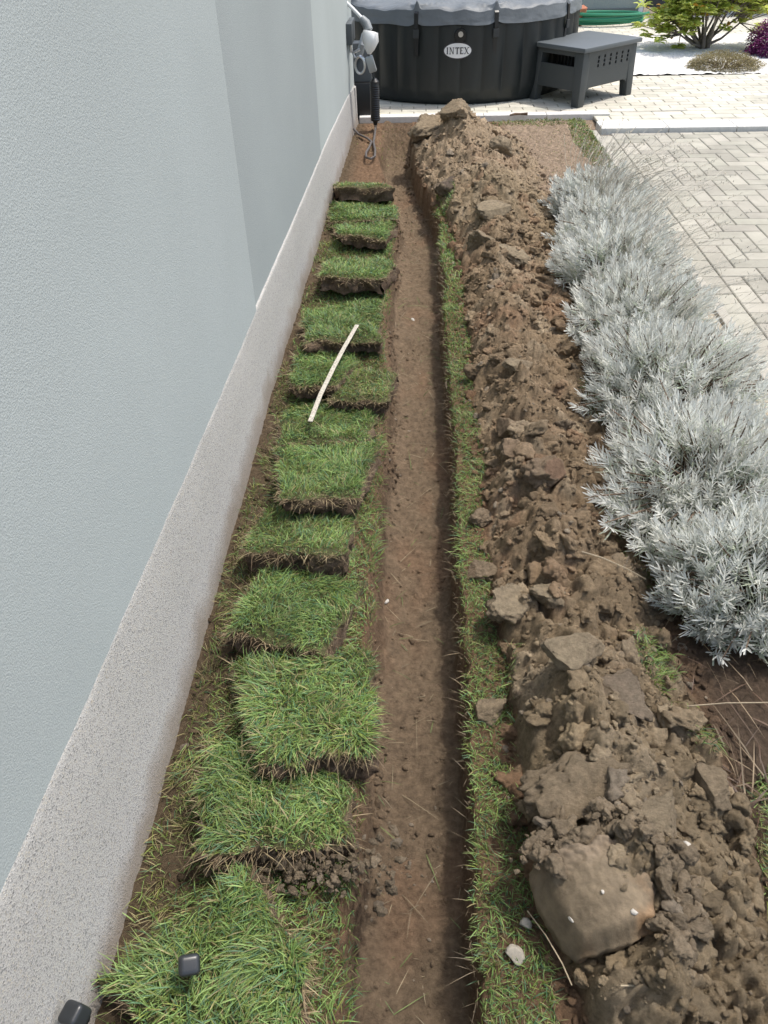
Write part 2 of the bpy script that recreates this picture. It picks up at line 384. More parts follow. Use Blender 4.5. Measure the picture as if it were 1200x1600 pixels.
# plinth: rounded sheet with thickness following the ground
def pt_top(y): return sum(np.interp(y+q, [-1.6, .45, .74, 1.1, 1.5, 2., 2.5, 3.5, 4.9, 6.2, 6.74], [.50, .462, .435, .415, .388, .360, .338, .326, .322, .29, .26]) for q in (-.15, 0, .15))/3
py = np.arange(-1.6, 6.745, .02); prof = [(-.02, 1.001), (.0005, 1.0), (.003, .985), (.005, .95), (.009, .6), (.014, .2), (.022, 0), (.022, -.3)]
V = []; 
for y in py:
    xw = float(np.interp(y, [-1.6, 2.53, 4.56, 6.74], [-.558, -.555, -.515, -.465])); top = float(pt_top(y))
    for k, (dx, f) in enumerate(prof):
        wv = .0010*float(vnoise(np.array(y*9.), np.array(k*.7), s=61))
        tz = top*f+(.0015*float(vnoise(np.array(y*40.), np.array(1.), s=62)) if k < 4 else 0)
        V.append(wloc((xw+dx+wv, y, tz)))
n_ = len(prof); F = []
for i in range(len(py)-1):
    for k in range(n_-1): a = i*n_+k; F.append((a, a+1, a+n_+1, a+n_))
k = (len(py)-1)*n_
V += [(-.9+.57, 6.744-2.5, .16), (-.9+.57, 6.744-2.5, -.05)]
F2 = [(k+n_-1, k+j+1, k+j, k+n_-1) for j in range(0)]
mesh_np('plinth', V, [np.array(F)], M_pl, parent=house)
MB().hexa([wloc(p) for p in [(-1.2, 6.66, -.1), (-.450, 6.66, -.1), (-.446, 6.742, -.1), (-1.2, 6.742, -.1), (-1.2, 6.66, .255), (-.455, 6.66, .255), (-.452, 6.742, .255), (-1.2, 6.742, .255)]]).build('plinth_end', M_pl, house)

# ------------------------------------------------------------ grass
def grass_cols(n, dry, tip=False):
    a = rnd.random((n, 1)); g = np.array([.150, .265, .070])*(1-a)+np.array([.32, .455, .150])*a
    bl = rnd.random((n, 1)) < .25; g = np.where(bl, np.array([.12, .23, .12]), g)
    isd = rnd.random(n) < dry; dr = np.array([.38, .33, .16])*(.6+.5*rnd.random((n, 1)))
    yl = rnd.random(n) < .12+dry*.5; yg = np.array([.24, .30, .07])*(.7+.5*rnd.random((n, 1)))
    g = np.where(yl[:, None], yg, g); return np.where(isd[:, None], dr, g)*(.75+.5*rnd.random((n, 1)))
def blades(P, L, W, lean, dry, cols=None):
    """P (N,3) roots, L lengths, W widths, lean (N,2) horizontal leaning"""
    n = len(P); th = rnd.random(n)*2*np.pi
    ln = lean+np.stack([np.cos(th), np.sin(th)], 1)*(.25+.75*rnd.random((n, 1)))
    ang = rnd.random(n)*np.pi*2; wv = np.stack([np.cos(ang), np.sin(ang), np.zeros(n)], 1)
    d0 = np.concatenate([ln*.45, np.ones((n, 1))], 1); d0 /= np.linalg.norm(d0, axis=1)[:, None]
    bend = np.concatenate([ln*.75, -(.35+.45*rnd.random((n, 1)))], 1)
    C = grass_cols(n, dry) if cols is None else cols
    VV, CC = [], []
    for t, wf in ((0, .8), (.35, 1.), (.72, .75)):
        p = P+(d0*t+bend*t*t*.75)*L[:, None]; ww = wv*(W*wf*.5)[:, None]
        VV += [p-ww, p+ww]; f = .80+.25*t; CC += [C*f, C*f]
    VV.append(P+(d0+bend*.75)*L[:, None]); CC.append(C*1.08+.01)
    V = np.stack(VV, 1).reshape(-1, 3); CC = np.stack(CC, 1).reshape(-1, 3); k = np.arange(n)*7
    Q = np.concatenate([np.stack([k, k+1, k+3, k+2], 1), np.stack([k+2, k+3, k+5, k+4], 1)])
    return V, [Q, np.stack([k+4, k+5, k+6], 1)], CC
def grass_obj(name, P, L0, W0, lean=(0, 0), dry=.1, parent=None, off=(0, 0, 0), extra=None):
    n = len(P); L = L0*(.35+.75*rnd.random(n)+.35*(rnd.random(n) < .06)); W = W0*.80*(.7+.6*rnd.random(n))
    dist = np.hypot(P[:, 1]+off[1], 1.4); W = W*np.maximum(1, dist/2.2)
    lean_ = np.tile(np.array(lean, float), (n, 1)) if np.ndim(lean) == 1 else lean
    tilt = np.stack([fbm((P[:, 0]+off[0])*12, (P[:, 1]+off[1])*12, o=2, s=71), fbm((P[:, 0]+off[0])*12+9, (P[:, 1]+off[1])*12, o=2, s=72)], 1)*.9
    V, F, C = blades(P, L, W, lean_+tilt, dry)
    patch = (.88+.30*fbm((P[:, 0]+off[0])*9, (P[:, 1]+off[1])*9, o=2, s=73)); C = C*np.repeat(patch, 7)[:, None]
    if extra: F = [np.concatenate([f, g+len(V)]) for f, g in zip(F, extra[1])]; V = np.concatenate([V, extra[0]]); C = np.concatenate([C, extra[2]])
    return mesh_np(name, V, F, M_grass, C, parent=parent, smooth=True)
def field(fx0, fx1, y0, y1, dens, keep=None):
    """random roots between two edge functions; density thins with distance"""
    n = int((y1-y0)*dens*.5); yy = y0+(y1-y0)*rnd.random(n); aa, bb_ = fx0(yy), fx1(yy)
    n2 = rnd.random(n) < (bb_-aa)/.5*np.clip(2.2/(1.2+yy), .25, 1); yy = yy[n2]; aa, bb_ = aa[n2], bb_[n2]
    xx = aa+(bb_-aa)*rnd.random(len(yy))
    if keep is not None: k = keep(xx, yy) > rnd.random(len(xx)); xx, yy = xx[k], yy[k]
    return xx, yy
def on_ground(xx, yy): h, t, hm = base_h(xx, yy); return np.stack([xx, yy, h-.003], 1)
cst = lambda v: (lambda y: np.full_like(y, v))
# undug turf under and between the lifted sods
xx, yy = field(cst(-.46), lambda y: tr_l(y)+.004, .2, 4.75, 52000, lambda x, y: np.maximum(sst(-.75, -.35, fbm(x*9, y*9, o=3, s=81)), .3)*sst(-.47, -.38, x))
o = grass_obj('turf_grass', on_ground(xx, yy), .036, .0024, (0, -.25), .10); tag(o, 'green turf left standing under and between the lifted sods', 'grass', kind='stuff')
# sparse straggly grass along the plinth
xx, yy = field(lambda y: np.interp(y, [0, 2.5, 6], [-.52, -.52, -.46]), cst(-.39), .3, 4.6, 30000, lambda x, y: sst(-.30, .15, fbm(x*7, y*7, o=3, s=82)))
o = grass_obj('sparse_grass', on_ground(xx, yy), .042, .0022, (-.1, -.2), .45); tag(o, 'sparse half dry grass in the shaded soil along the plinth', 'grass', kind='stuff')
# strip between trench and soil heap
xx, yy = field(lambda y: tr_r(y)-.003, lambda y: np.minimum(heap_l(y), .235)+.004+.016*vnoise(y*9, y*0), .2, 4.55, 60000, lambda x, y: sst(-.80, -.30, fbm(x*13, y*8, o=3, s=83)))
o = grass_obj('grass_strip', on_ground(xx, yy), .030, .0023, (-.12, -.15), .12); tag(o, 'narrow strip of grass between the trench and the soil heap', 'grass', kind='stuff')
# roots and dry blades hanging over the right trench edge
n = 1300; yy = .25+rnd.random(n)*4.4; P = on_ground(tr_r(yy)-.006, yy); P[:, 2] = -.004-.09*rnd.random(n)**2
P[:, 0] -= .006*rnd.random(n)
V, F, C = blades(P, .016*(.3+1.7*rnd.random(n)**2), .0011*(1+yy/3), np.array([-.5, 0.])+rnd.normal(size=(n, 2))*.9, 0, np.tile([.27, .21, .13], (n, 1))*(.5+.8*rnd.random((n, 1))))
o = mesh_np('trench_roots', V, F, M_grass, C); tag(o, 'thin pale roots hanging from the right wall of the trench', 'roots', kind='stuff')
# grass patches beyond the heap
def patch(cx, cy, rx, ry, n, L0, dry, name, label, cov=.6):
    a = rnd.random(n)*6.283; r_ = np.sqrt(rnd.random(n)); xx, yy = cx+rx*r_*np.cos(a), cy+ry*r_*np.sin(a)
    k = (sst(cov-.9, cov-.3, fbm(xx*14, yy*14, o=2, s=84)+.2) > rnd.random(n)) & (xx < 1.335) & (yy < 6.70); xx, yy = xx[k], yy[k]
    o = grass_obj(name, on_ground(xx, yy), L0, .0026, (0, -.2), dry); tag(o, label, 'grass', kind='stuff')
patch(.585, 1.22, .05, .10, 700, .035, .15, 'weed_patch', 'green weeds at the heap edge below the nearest lavender', .4)
patch(.63, 1.05, .05, .10, 500, .035, .3, 'weed_patch', 'thin weeds on the dark mulch left of the bottom right corner', .5)
patch(.80, .68, .13, .28, 5200, .040, .30, 'grass_clump', 'yellowish grass at the right edge beside the big soil mound', .2)
patch(.66, 2.45, .04, .18, 500, .03, .2, 'weed_patch', 'mossy weeds where the heap meets the lavender row', .4)
patch(.64, 1.62, .05, .15, 500, .03, .5, 'weed_patch', 'dry weeds and litter under the second lavender bush', .4)
patch(1.27, 6.0, .11, .75, 5200, .022, .35, 'lawn_edge', 'yellow green grass along the driveway edging near the patio', .05)
patch(.95, 6.60, .40, .10, 1500, .02, .45, 'lawn_edge', 'faint yellowish grass along the patio edging', .3)
patch(1.05, 5.7, .38, .9, 1600, .014, .8, 'bare_lawn', 'trodden brown lawn with short dry blades behind the lavender', .4)
patch(-.25, 6.2, .2, .4, 500, .015, .7, 'bare_lawn', 'thin dry grass on the bare soil near the garden light', .4)
patch(.18, 4.62, .06, .16, 900, .03, .2, 'grass_tuft', 'bright grass tuft leaning into the far end of the trench', .1)

# ------------------------------------------------------------ lifted sods
def sod(C4, thick, label, dry=.15, L0=.040, lean=(0, -.12), dens=48000, smooth_side=0.0, torn=.010):
    """C4: top corners TL TR BR BL (far-left, far-right, near-right, near-left)"""
    C4 = np.array(C4, float); ext = min(.085, .03+.035*C4[2, 1]); C4[0, 1] += ext; C4[1, 1] += ext; C4[0, 2] = max(.02, C4[0, 2]-.055); C4[1, 2] = max(.02, C4[1, 2]-.055); ctr = C4.mean(0); rg_ = np.random.default_rng(int(ctr[1]*977)); an = R(rg_.uniform(-10, 10)); dd_ = C4[:, :2]-ctr[:2]; C4[:, :2] = ctr[:2]+np.stack([dd_[:, 0]*math.cos(an)-dd_[:, 1]*math.sin(an), dd_[:, 0]*math.sin(an)+dd_[:, 1]*math.cos(an)], 1); C4[:, 2] += rg_.uniform(-.014, .018, 4); C4[:, 0] = np.maximum(C4[:, 0], -.53); base = np.array([ctr[0], ctr[1], ctr[2]-thick]); sd = int(abs(ctr[1])*1000)
    L = C4-base
    root = empty('turf_sod', tuple(base), label, 'sod', 'lifted turf sods laid beside the trench')
    wid = np.linalg.norm(L[1]-L[0]); dep = np.linalg.norm(L[3]-L[0]); st = .006*max(1, ctr[1]/1.6)
    nu, nv, nw = int(wid/st), int(dep/st), max(4, int(thick/st*1.1))
    def bil(u, v):
        return (L[0]*((1-u)*(1-v))[:, None]+L[1]*(u*(1-v))[:, None]+L[2]*(u*v)[:, None]+L[3]*((1-u)*v)[:, None])
    def shape(u, v, wz):
        """u,v,wz in 0..1, wz=1 at the top"""
        # wobble the outline
        uu = u+(u-.5)*.13*fbm(v*6+sd, u*0+wz*2, o=3, s=sd); vv = v+(v-.5)*.16*fbm(u*7+sd, v*0+wz*2, o=3, s=sd+1)
        p = bil(uu, vv); e = np.minimum(np.minimum(u, 1-u)*wid, np.minimum(v, 1-v)*dep)
        p[:, 2] -= .010*sst(.03, 0, e)*wz
        p[:, 2] += .010*fbm(u*4+sd, v*4, o=3, s=sd+2)
        tn = thick*(1-.35*sst(.25, 0, u)*(.5+.5*math.sin(sd)))*(1+.22*fbm(u*5+sd, v*5, o=2, s=sd+3))
        p[:, 2] -= (1-wz)*tn
        side = (1-wz)*sst(.02, 0, e)
        q = fbm(p[:, 0]*60, p[:, 1]*60, p[:, 2]*60, o=3, s=sd+4)
        cen = p[:, :2]-p[:, :2].mean(0); cen /= np.linalg.norm(cen, axis=1)[:, None]+1e-6
        amp = torn*(1-smooth_side)*sst(.98, .8, wz)*sst(.012, 0, e)
        p[:, :2] += cen*(amp*(q*1.3+.3*np.abs(fbm(u*30, v*30, wz*4, o=2, s=sd+5))))[:, None]
        p[:, :2] -= cen*(.006*(1-wz)**2*sst(.012, 0, e))[:, None]
        return p
    VV, FF, CC = [], [], []; off = 0
    def sheet(u, v, wz, n1, n2, flip, colf):
        nonlocal off
        p = shape(u, v, wz); i = np.arange(n1*n2).reshape(n1, n2)+off
        q = np.stack([i[:-1, :-1].ravel(), i[:-1, 1:].ravel(), i[1:, 1:].ravel(), i[1:, :-1].ravel()], 1)
        FF.append(q[:, ::-1] if flip else q); VV.append(p); off += n1*n2
        nn = fbm((p[:, 0]+base[0])*40, (p[:, 1]+base[1])*40, p[:, 2]*40, o=3, s=91)
        CC.append(colf(wz, nn))
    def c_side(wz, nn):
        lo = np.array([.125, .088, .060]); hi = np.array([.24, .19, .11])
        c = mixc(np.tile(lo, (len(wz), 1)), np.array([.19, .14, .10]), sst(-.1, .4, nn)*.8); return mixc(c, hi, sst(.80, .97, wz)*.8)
    def c_top(wz, nn): return np.tile([.10, .10, .045], (len(wz), 1))*(1+.3*nn)[:, None]
    gu, gv = np.meshgrid(np.linspace(0, 1, nu), np.linspace(0, 1, nv)); sheet(gu.ravel(), gv.ravel(), np.ones(nu*nv), nv, nu, True, c_top)
    for (fu, fv, nn_, fl) in ((lambda s: s, lambda s: s*0+1, nu, True), (lambda s: s, lambda s: s*0, nu, False), (lambda s: s*0, lambda s: s, nv, True), (lambda s: s*0+1, lambda s: s, nv, False)):
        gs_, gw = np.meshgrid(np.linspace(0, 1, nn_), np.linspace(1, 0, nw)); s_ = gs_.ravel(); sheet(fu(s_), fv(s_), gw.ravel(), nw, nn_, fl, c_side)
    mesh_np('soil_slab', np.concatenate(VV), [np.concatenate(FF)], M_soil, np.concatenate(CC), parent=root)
    area = wid*dep; n = int(area*dens*1.5*np.clip(2.2/(1.2+ctr[1]), .3, 1))
    u, v = rnd.random(n), rnd.random(n)
    k = rnd.random(n) < .55+.6*sst(-.5, .2, fbm(u*5+sd, v*5, o=3, s=sd+7)); u, v = u[k], v[k]
    ln = np.tile(np.array(lean), (len(u), 1)); ln[:, 1] -= .25*sst(.90, 1, v); ln[:, 0] -= .3*sst(.08, 0, u)
    gu_, gv_, gl_ = u, v, ln
    # pale dead blades and roots along the cut edges
    n = int((wid*1.2+dep*.8)*1500/(1+ctr[1]*.35)); s_ = rnd.random(n); which = rnd.random(n)
    u = np.where(which < .6, s_, np.where(which < .85, 0., 1.)); v = np.where(which < .6, 1., s_); wz = 1-.5*rnd.random(n)**2
    P = shape(u, v, wz); cen = P[:, :2]/(np.linalg.norm(P[:, :2], axis=1)[:, None]+1e-6); cen[:, 1] = np.where(which < .6, -1, cen[:, 1])
    cc = np.where(rnd.random((n, 1)) < .45, np.array([.42, .34, .20]), np.array([.22, .16, .10]))*(.6+.7*rnd.random((n, 1)))
    fringe = blades(P, .017*(.3+1.5*rnd.random(n)**2), .0014*max(1, ctr[1]/1.8)*(.6+.8*rnd.random(n)), cen*.9+rnd.normal(size=(n, 2))*.8, 0, cc)
    u, v, ln = gu_, gv_, gl_
    P = shape(u, v, np.ones(len(u))); P[:, 2] -= .003
    short = 1-.55*np.maximum(sst(.88, .98, v), np.maximum(sst(.08, 0, u), sst(.93, 1, u)))
    grass_obj('grass_blades', P, L0*short, .0026, ln, dry, parent=root, off=base, extra=fringe)
    return root
sod([(-.535, .474, .115), (-.275, .640, .130), (-.170, .487, .125), (-.185, .20, .12)], .075, 'large tilted grassy sod at the bottom with a black plastic cap on it', .15, .050, (-.1, -.3), dens=40000, smooth_side=.8)
sod([(-.455, .935, .075), (-.150, .900, .075), (-.115, .737, .09), (-.401, .690, .095)], .085, 'wide sod with a torn muddy front edge, second from the bottom', .16, .05, torn=.02)
sod([(-.436, 1.122, .125), (-.101, 1.149, .11), (-.068, .928, .11), (-.299, .86, .135)], .095, 'thick skewed sod with a dark shaded left side, third from the bottom', .18, .045)
sod([(-.455, 1.435, .085), (-.150, 1.445, .085), (-.169, 1.206, .105), (-.426, 1.212, .115)], .10, 'rectangular sod with a straight reddish brown front face, fourth from the bottom', .1, .045)
sod([(-.470, 1.707, .07), (-.186, 1.729, .07), (-.166, 1.523, .095), (-.442, 1.51, .10)], .10, 'small sod with dry roots trailing over its crumbly face, fifth from the bottom', .2, .038, torn=.014)
sod([(-.477, 2.013, .09), (-.130, 2.058, .09), (-.14, 1.779, .10), (-.356, 1.699, .13)], .065, 'raised sod with a smooth sliced front edge just below the white stick', .12, .042, smooth_side=.8)
sod([(-.480, 2.33, .05), (-.135, 2.348, .05), (-.135, 2.12, .06), (-.445, 2.10, .06)], .05, 'low dark green sod under the lower end of the white stick', .12, .04)
sod([(-.485, 2.70, .06), (-.235, 2.737, .06), (-.25, 2.44, .085), (-.43, 2.44, .085)], .06, 'sod lying under the middle of the white stick', .1, .045)
sod([(-.285, 2.57, .055), (-.075, 2.60, .055), (-.075, 2.36, .07), (-.283, 2.36, .07)], .055, 'yellowish crumbling sod overhanging the trench right of the white stick', .4, .035, torn=.015)
sod([(-.475, 3.17, .055), (-.120, 3.20, .055), (-.15, 2.80, .085), (-.455, 2.78, .085)], .06, 'long green sod just above the upper end of the white stick', .12, .042)
sod([(-.470, 3.70, .07), (-.10, 3.72, .07), (-.117, 3.36, .11), (-.392, 3.34, .11)], .08, 'humped sod with a ragged dark front, third from the far end of the row', .14, .038, torn=.016)
sod([(-.470, 4.22, .06), (-.095, 4.22, .06), (-.14, 3.93, .09), (-.369, 3.95, .09)], .065, 'bright green sod with a thin dark front lip, second from the far end', .12, .036)
sod([(-.470, 4.90, .10), (-.185, 4.88, .10), (-.143, 4.60, .115), (-.462, 4.65, .115)], .085, 'farthest sod in the row, thick and earthy with only thin grass on top', .35, .028, torn=.012, dens=26000)
sod([(-.480, 4.56, .045), (-.090, 4.54, .045), (-.09, 4.29, .055), (-.475, 4.29, .055)], .045, 'thin flat green sod directly in front of the farthest one', .1, .036)

# ------------------------------------------------------------ clods
def ico(sub):
    bm = bmesh.new(); bmesh.ops.create_icosphere(bm, subdivisions=sub, radius=1)
    V = np.array([v.co[:] for v in bm.verts]); F = np.array([[v.index for v in f.verts] for f in bm.faces]); bm.free(); return V, F
ICO = {k: ico(k) for k in (2, 3, 4, 5, 6)}
def clod_shape(sub, seed, cuts=6, rough=.12, cutd=(.38, .76), smooth=0):
    """broken lump of earth: plane cuts through a ball; the first few faces stay smooth, the rest crumble"""
    r_ = np.random.default_rng(seed); D, F = ICO[sub]; r = np.ones(len(D)); sm = np.zeros(len(D)); sx = seed*3.7 % 97
    D2 = D+.22*np.stack([fbm(D[:, 0]*2+sx+q*5, D[:, 1]*2, D[:, 2]*2, o=3, s=seed+q) for q in range(3)], 1)
    for k in range(cuts):
        nn = r_.normal(size=3); nn /= np.linalg.norm(nn); dd = r_.uniform(*cutd); q = (D if k < smooth else D2)@nn
        c = np.where(q > 1e-3, dd/np.maximum(q, 1e-3), 9); hit = c < r; r = np.where(hit, c, r); sm = np.where(hit, 1. if k < smooth else 0., sm)
    P = D*r[:, None]
    n1 = fbm(P[:, 0]*1.7+sx, P[:, 1]*1.7, P[:, 2]*1.7, o=2, s=seed); n2 = fbm(P[:, 0]*5+sx, P[:, 1]*5, P[:, 2]*5, o=4, s=seed+1)
    n3 = -np.abs(fbm(P[:, 0]*3+sx, P[:, 1]*3+4, P[:, 2]*3, o=3, s=seed+2))
    a = 1-.82*sm
    return P*(1+.08*n1+a*(rough*2.2*n2+.30*n3+.05))[:, None], F, sm
SH = {2: [clod_shape(2, 100+i, 6, .10)[:2] for i in range(14)], 3: [clod_shape(3, 200+i, 7, .13)[:2] for i in range(16)], 4: [clod_shape(4, 300+i, 11, .13, smooth=i % 2)[:2] for i in range(22)]}
def rotm(n):
    q = rnd.normal(size=(n, 4)); q /= np.linalg.norm(q, axis=1)[:, None]; a, b, c, e = q.T
    return np.stack([1-2*(c*c+e*e), 2*(b*c-a*e), 2*(b*e+a*c), 2*(b*c+a*e), 1-2*(b*b+e*e), 2*(c*e-a*b), 2*(b*e-a*c), 2*(c*e+a*b), 1-2*(b*b+c*c)], 1).reshape(-1, 3, 3)
def scatter(name, P, S, sub, label, cat, c0=None):
    VV, FF, CC = [], [], []; off = 0; n = len(P); Rm = rotm(n); sc = .65+.7*rnd.random((n, 3)); ty = rnd.integers(0, len(SH[sub]), n); rr = rnd.random(n)
    for i in range(n):
        V, F = SH[sub][ty[i]]; v = (V*sc[i]*S[i])@Rm[i].T; v[:, 2] *= .8; VV.append(v+P[i]); FF.append(F+off); off += len(V)
    cnt = [len(SH[sub][t][0]) for t in ty]; x, y = P[:, 0], P[:, 1]; h, t, hm = base_h(x, y, False)
    c = (soil_col(x, y, t, hm, h) if c0 is None else np.tile(np.array(c0), (n, 1)))*(.8+.5*rr)[:, None]; c = np.where((rnd.random(n) < .05)[:, None], np.array([.26, .215, .16])*(.8+.4*rr)[:, None], c)
    o = mesh_np(name, np.concatenate(VV), [np.concatenate(FF)], M_soil, np.repeat(c, cnt, 0)); return tag(o, label, cat, kind='stuff')
def heap_pts(n, y0=.2, y1=6.2, spill=.02):
    yy = y0+(y1-y0)*rnd.random(n)**1.35; l, r = heap_l(yy)-spill, heap_r(yy)+spill; xx = l+(r-l)*rnd.random(n)
    h, _, _ = base_h(xx, yy); return np.stack([xx, yy, h], 1)
P = heap_pts(1150); S = (.011+.034*rnd.random(len(P))**2.6)*np.interp(P[:, 1], [0, 1, 3, 6], [.85, 1, 1.1, 1.25]); P[:, 2] -= S*.05
scatter('soil_lumps', P, S, 4, 'loose lumps of brown soil covering the heap', 'soil')
P = heap_pts(12000, spill=.05); S = .0018+.009*rnd.random(len(P))**4; P[:, 2] += S*.3
scatter('soil_crumbs', P, S*(1+P[:, 1]*.10), 2, 'fine crumbs of brown soil over the heap', 'soil')
n = 2600; yy = .2+5.4*rnd.random(n)**1.3; l, r = tr_l(yy), tr_r(yy); xx = l-.02+(r-l+.02)*rnd.random(n); hh, tt, _ = base_h(xx, yy)
P = np.stack([xx, yy, hh], 1); scatter('trench_crumbs', P, .0014+.0075*rnd.random(n)**6, 2, 'small crumbs lying on the trench floor', 'soil')
n = 900; yy = .3+4.6*rnd.random(n)**1.1; xx = tr_l(yy)+.015+np.abs(rnd.normal(size=n))*.022; k = vnoise(yy*4, yy*0+3, s=63)+.35 > rnd.random(n); xx, yy = xx[k], yy[k]
P = np.stack([xx, yy, base_h(xx, yy)[0]], 1); scatter('slumped_crumbs', P, .003+.014*rnd.random(len(P))**3, 3, 'crumbled soil slumped along the left edge of the trench', 'soil')
n = 420; yy = .2+4.6*rnd.random(n); xx = tr_l(yy)+.02+(tr_r(yy)-tr_l(yy)-.03)*rnd.random(n); P = on_ground(xx, yy); P[:, 2] += .005
V, F, C = blades(P, .028*(.3+1.2*rnd.random(n)**2), .0013*(1+yy/3), rnd.normal(size=(n, 2))*2.5, 0, np.where(rnd.random((n, 1)) < .3, np.array([.16, .24, .07]), np.array([.33, .27, .17]))*(.6+.6*rnd.random((n, 1))))
o = mesh_np('trench_litter', V, F, M_grass, C); tag(o, 'loose straw, roots and clipped blades lying on the trench floor', 'litter', kind='stuff')
n = 900; yy = .3+4.5*rnd.random(n); xx = -.53+.14*rnd.random(n); hh, _, _ = base_h(xx, yy)
scatter('gap_crumbs', np.stack([xx, yy, hh], 1), .003+.012*rnd.random(n)**3, 2, 'soil crumbs in the gap along the plinth', 'soil')

def clod(x, y, z, size, rz, tilt, label, col=(.22, .17, .12), seed=0, cuts=7, rough=.09, flat=None, cat='clod', name='soil_clod', sub=5, sink=.42, nsm=2, m_=None, grp='large clods on the soil heap'):
    V, F, sm = clod_shape(sub, seed+500, cuts, rough, smooth=nsm)
    if flat: V = V.copy(); ft = flat+.05*fbm(V[:, 0]*3, V[:, 1]*3, o=4, s=seed); sm = np.maximum(sm, (V[:, 2] > ft)*1.); V[:, 2] = np.minimum(V[:, 2], ft)
    V = V*np.array(size)*.5/ .8; V[:, 2] += size[2]*(.5-sink)
    M = (Matrix.Rotation(R(rz), 3, 'Z') @ Matrix.Rotation(R(tilt), 3, 'X')); V = V@np.array(M).T
    nn = fbm(V[:, 0]*35+x*9, V[:, 1]*35+y*9, V[:, 2]*35, o=3, s=95); c = mixc(np.tile(np.array(col)*.35+np.array([.235, .186, .127])*.65, (len(V), 1)), np.array(col), sm)*(1+.2*nn)[:, None]
    o = mesh_np(name, V, [F], m_ or M_soil, c); o.location = (x, y, z); return tag(o, label, cat, grp)
PALE = (.285, .230, .155); MID = (.245, .192, .127); RED = (.225, .165, .11); DK = (.10, .078, .060)
def gz(x, y): return float(base_h(np.array([x]), np.array([y]), False)[0][0])
CL = [
 (.325, .83, (.17, .13, .11), 20, 5, 'broad cracked mound of soil above the big smooth slab', MID, 3, 5, .16, None),
 (.245, 1.36, (.105, .10, .075), 5, 0, 'flat topped pale clod on the trench side of the heap, left of its smaller twin', PALE, 4, 8, .07, .45),
 (.345, 1.36, (.08, .06, .05), 160, 8, 'small flat pale chip just right of the flat topped clod', PALE, 5, 8, .06, .4),
 (.198, 4.70, (.13, .12, .11), 10, 0, 'dark damp squarish clod on the left slope near the far end', DK, 6, 9, .05, None),
 (.47, 3.62, (.09, .24, .05), 32, 12, 'long smooth pale slab lying lengthwise beside the far lavender', PALE, 7, 9, .04, .4),
 (.42, 4.04, (.17, .12, .08), -25, 10, 'pale flat faced clod above the long smooth slab', PALE, 8, 8, .05, .45),
 (.345, 3.78, (.15, .15, .10), 15, -10, 'grey angular clod left of the long smooth slab', MID, 9, 9, .06, None),
 (.10, 5.75, (.26, .20, .16), 35, 18, 'grey slanted clod leaning on the left of the heap peak', MID, 10, 8, .06, .5),
 (.27, 5.65, (.17, .16, .15), 0, 0, 'rounded clod on the very peak of the heap', MID, 11, 4, .08, None),
 (.54, 5.2, (.18, .14, .12), -30, 12, 'rounded clod right of the heap peak', PALE, 12, 5, .07, None),
 (.50, 2.17, (.075, .07, .085), 10, 0, 'dark square sided clod on the lavender side, halfway along the heap', DK, 13, 10, .04, None),
 (.325, 2.13, (.12, .10, .08), -20, 10, 'brown blocky clod halfway along the heap, left of the dark one', RED, 14, 9, .06, None),
 (.20, 1.76, (.075, .07, .05), 15, 0, 'small brown clod sitting on the grass strip', RED, 15, 9, .05, None),
 (.36, 1.12, (.16, .09, .07), 18, 25, 'slanted slab with a smooth pale top and dark hollow under its lower edge', PALE, 16, 8, .05, .42),
 (.455, 1.06, (.13, .15, .06), -10, 20, 'broad smooth grey slab face right of the slanted slab', (.23, .185, .135), 17, 7, .03, .35),
 (.18, 1.08, (.085, .08, .055), 10, 0, 'low clod on the grass strip beside the slanted slab', MID, 18, 9, .06, .5),
 (.305, 1.98, (.12, .10, .08), 40, 5, 'reddish block below the brown blocky clod', RED, 19, 8, .06, None),
 (.40, 1.83, (.14, .12, .09), 5, -8, 'rust coloured crumbly clod opposite the drooping lavender branch', (.205, .135, .09), 20, 6, .12, None),
 (.385, 2.48, (.10, .09, .07), 0, 0, 'small greyish block on the heap crest beside the third lavender', PALE, 23, 9, .05, .6),
 (.19, 1.54, (.10, .09, .06), -15, 8, 'brown clod overhanging the grass strip above the flat topped clod', RED, 24, 8, .07, None),
 (.60, .85, (.09, .08, .05), 30, 0, 'flat brown clod at the foot of the heap near the bottom right grass', MID, 25, 8, .05, .5),
 (.46, .76, (.09, .10, .06), -30, 10, 'pale plate of soil right of the cracked mound', PALE, 26, 8, .05, .4),
]
for (x, y, s, rz, tl, lab, c, sd, cu, ro, fl) in CL:
    clod(x, y, gz(x, y)+.008, s, rz, tl, lab, c, sd, cu, ro, fl)

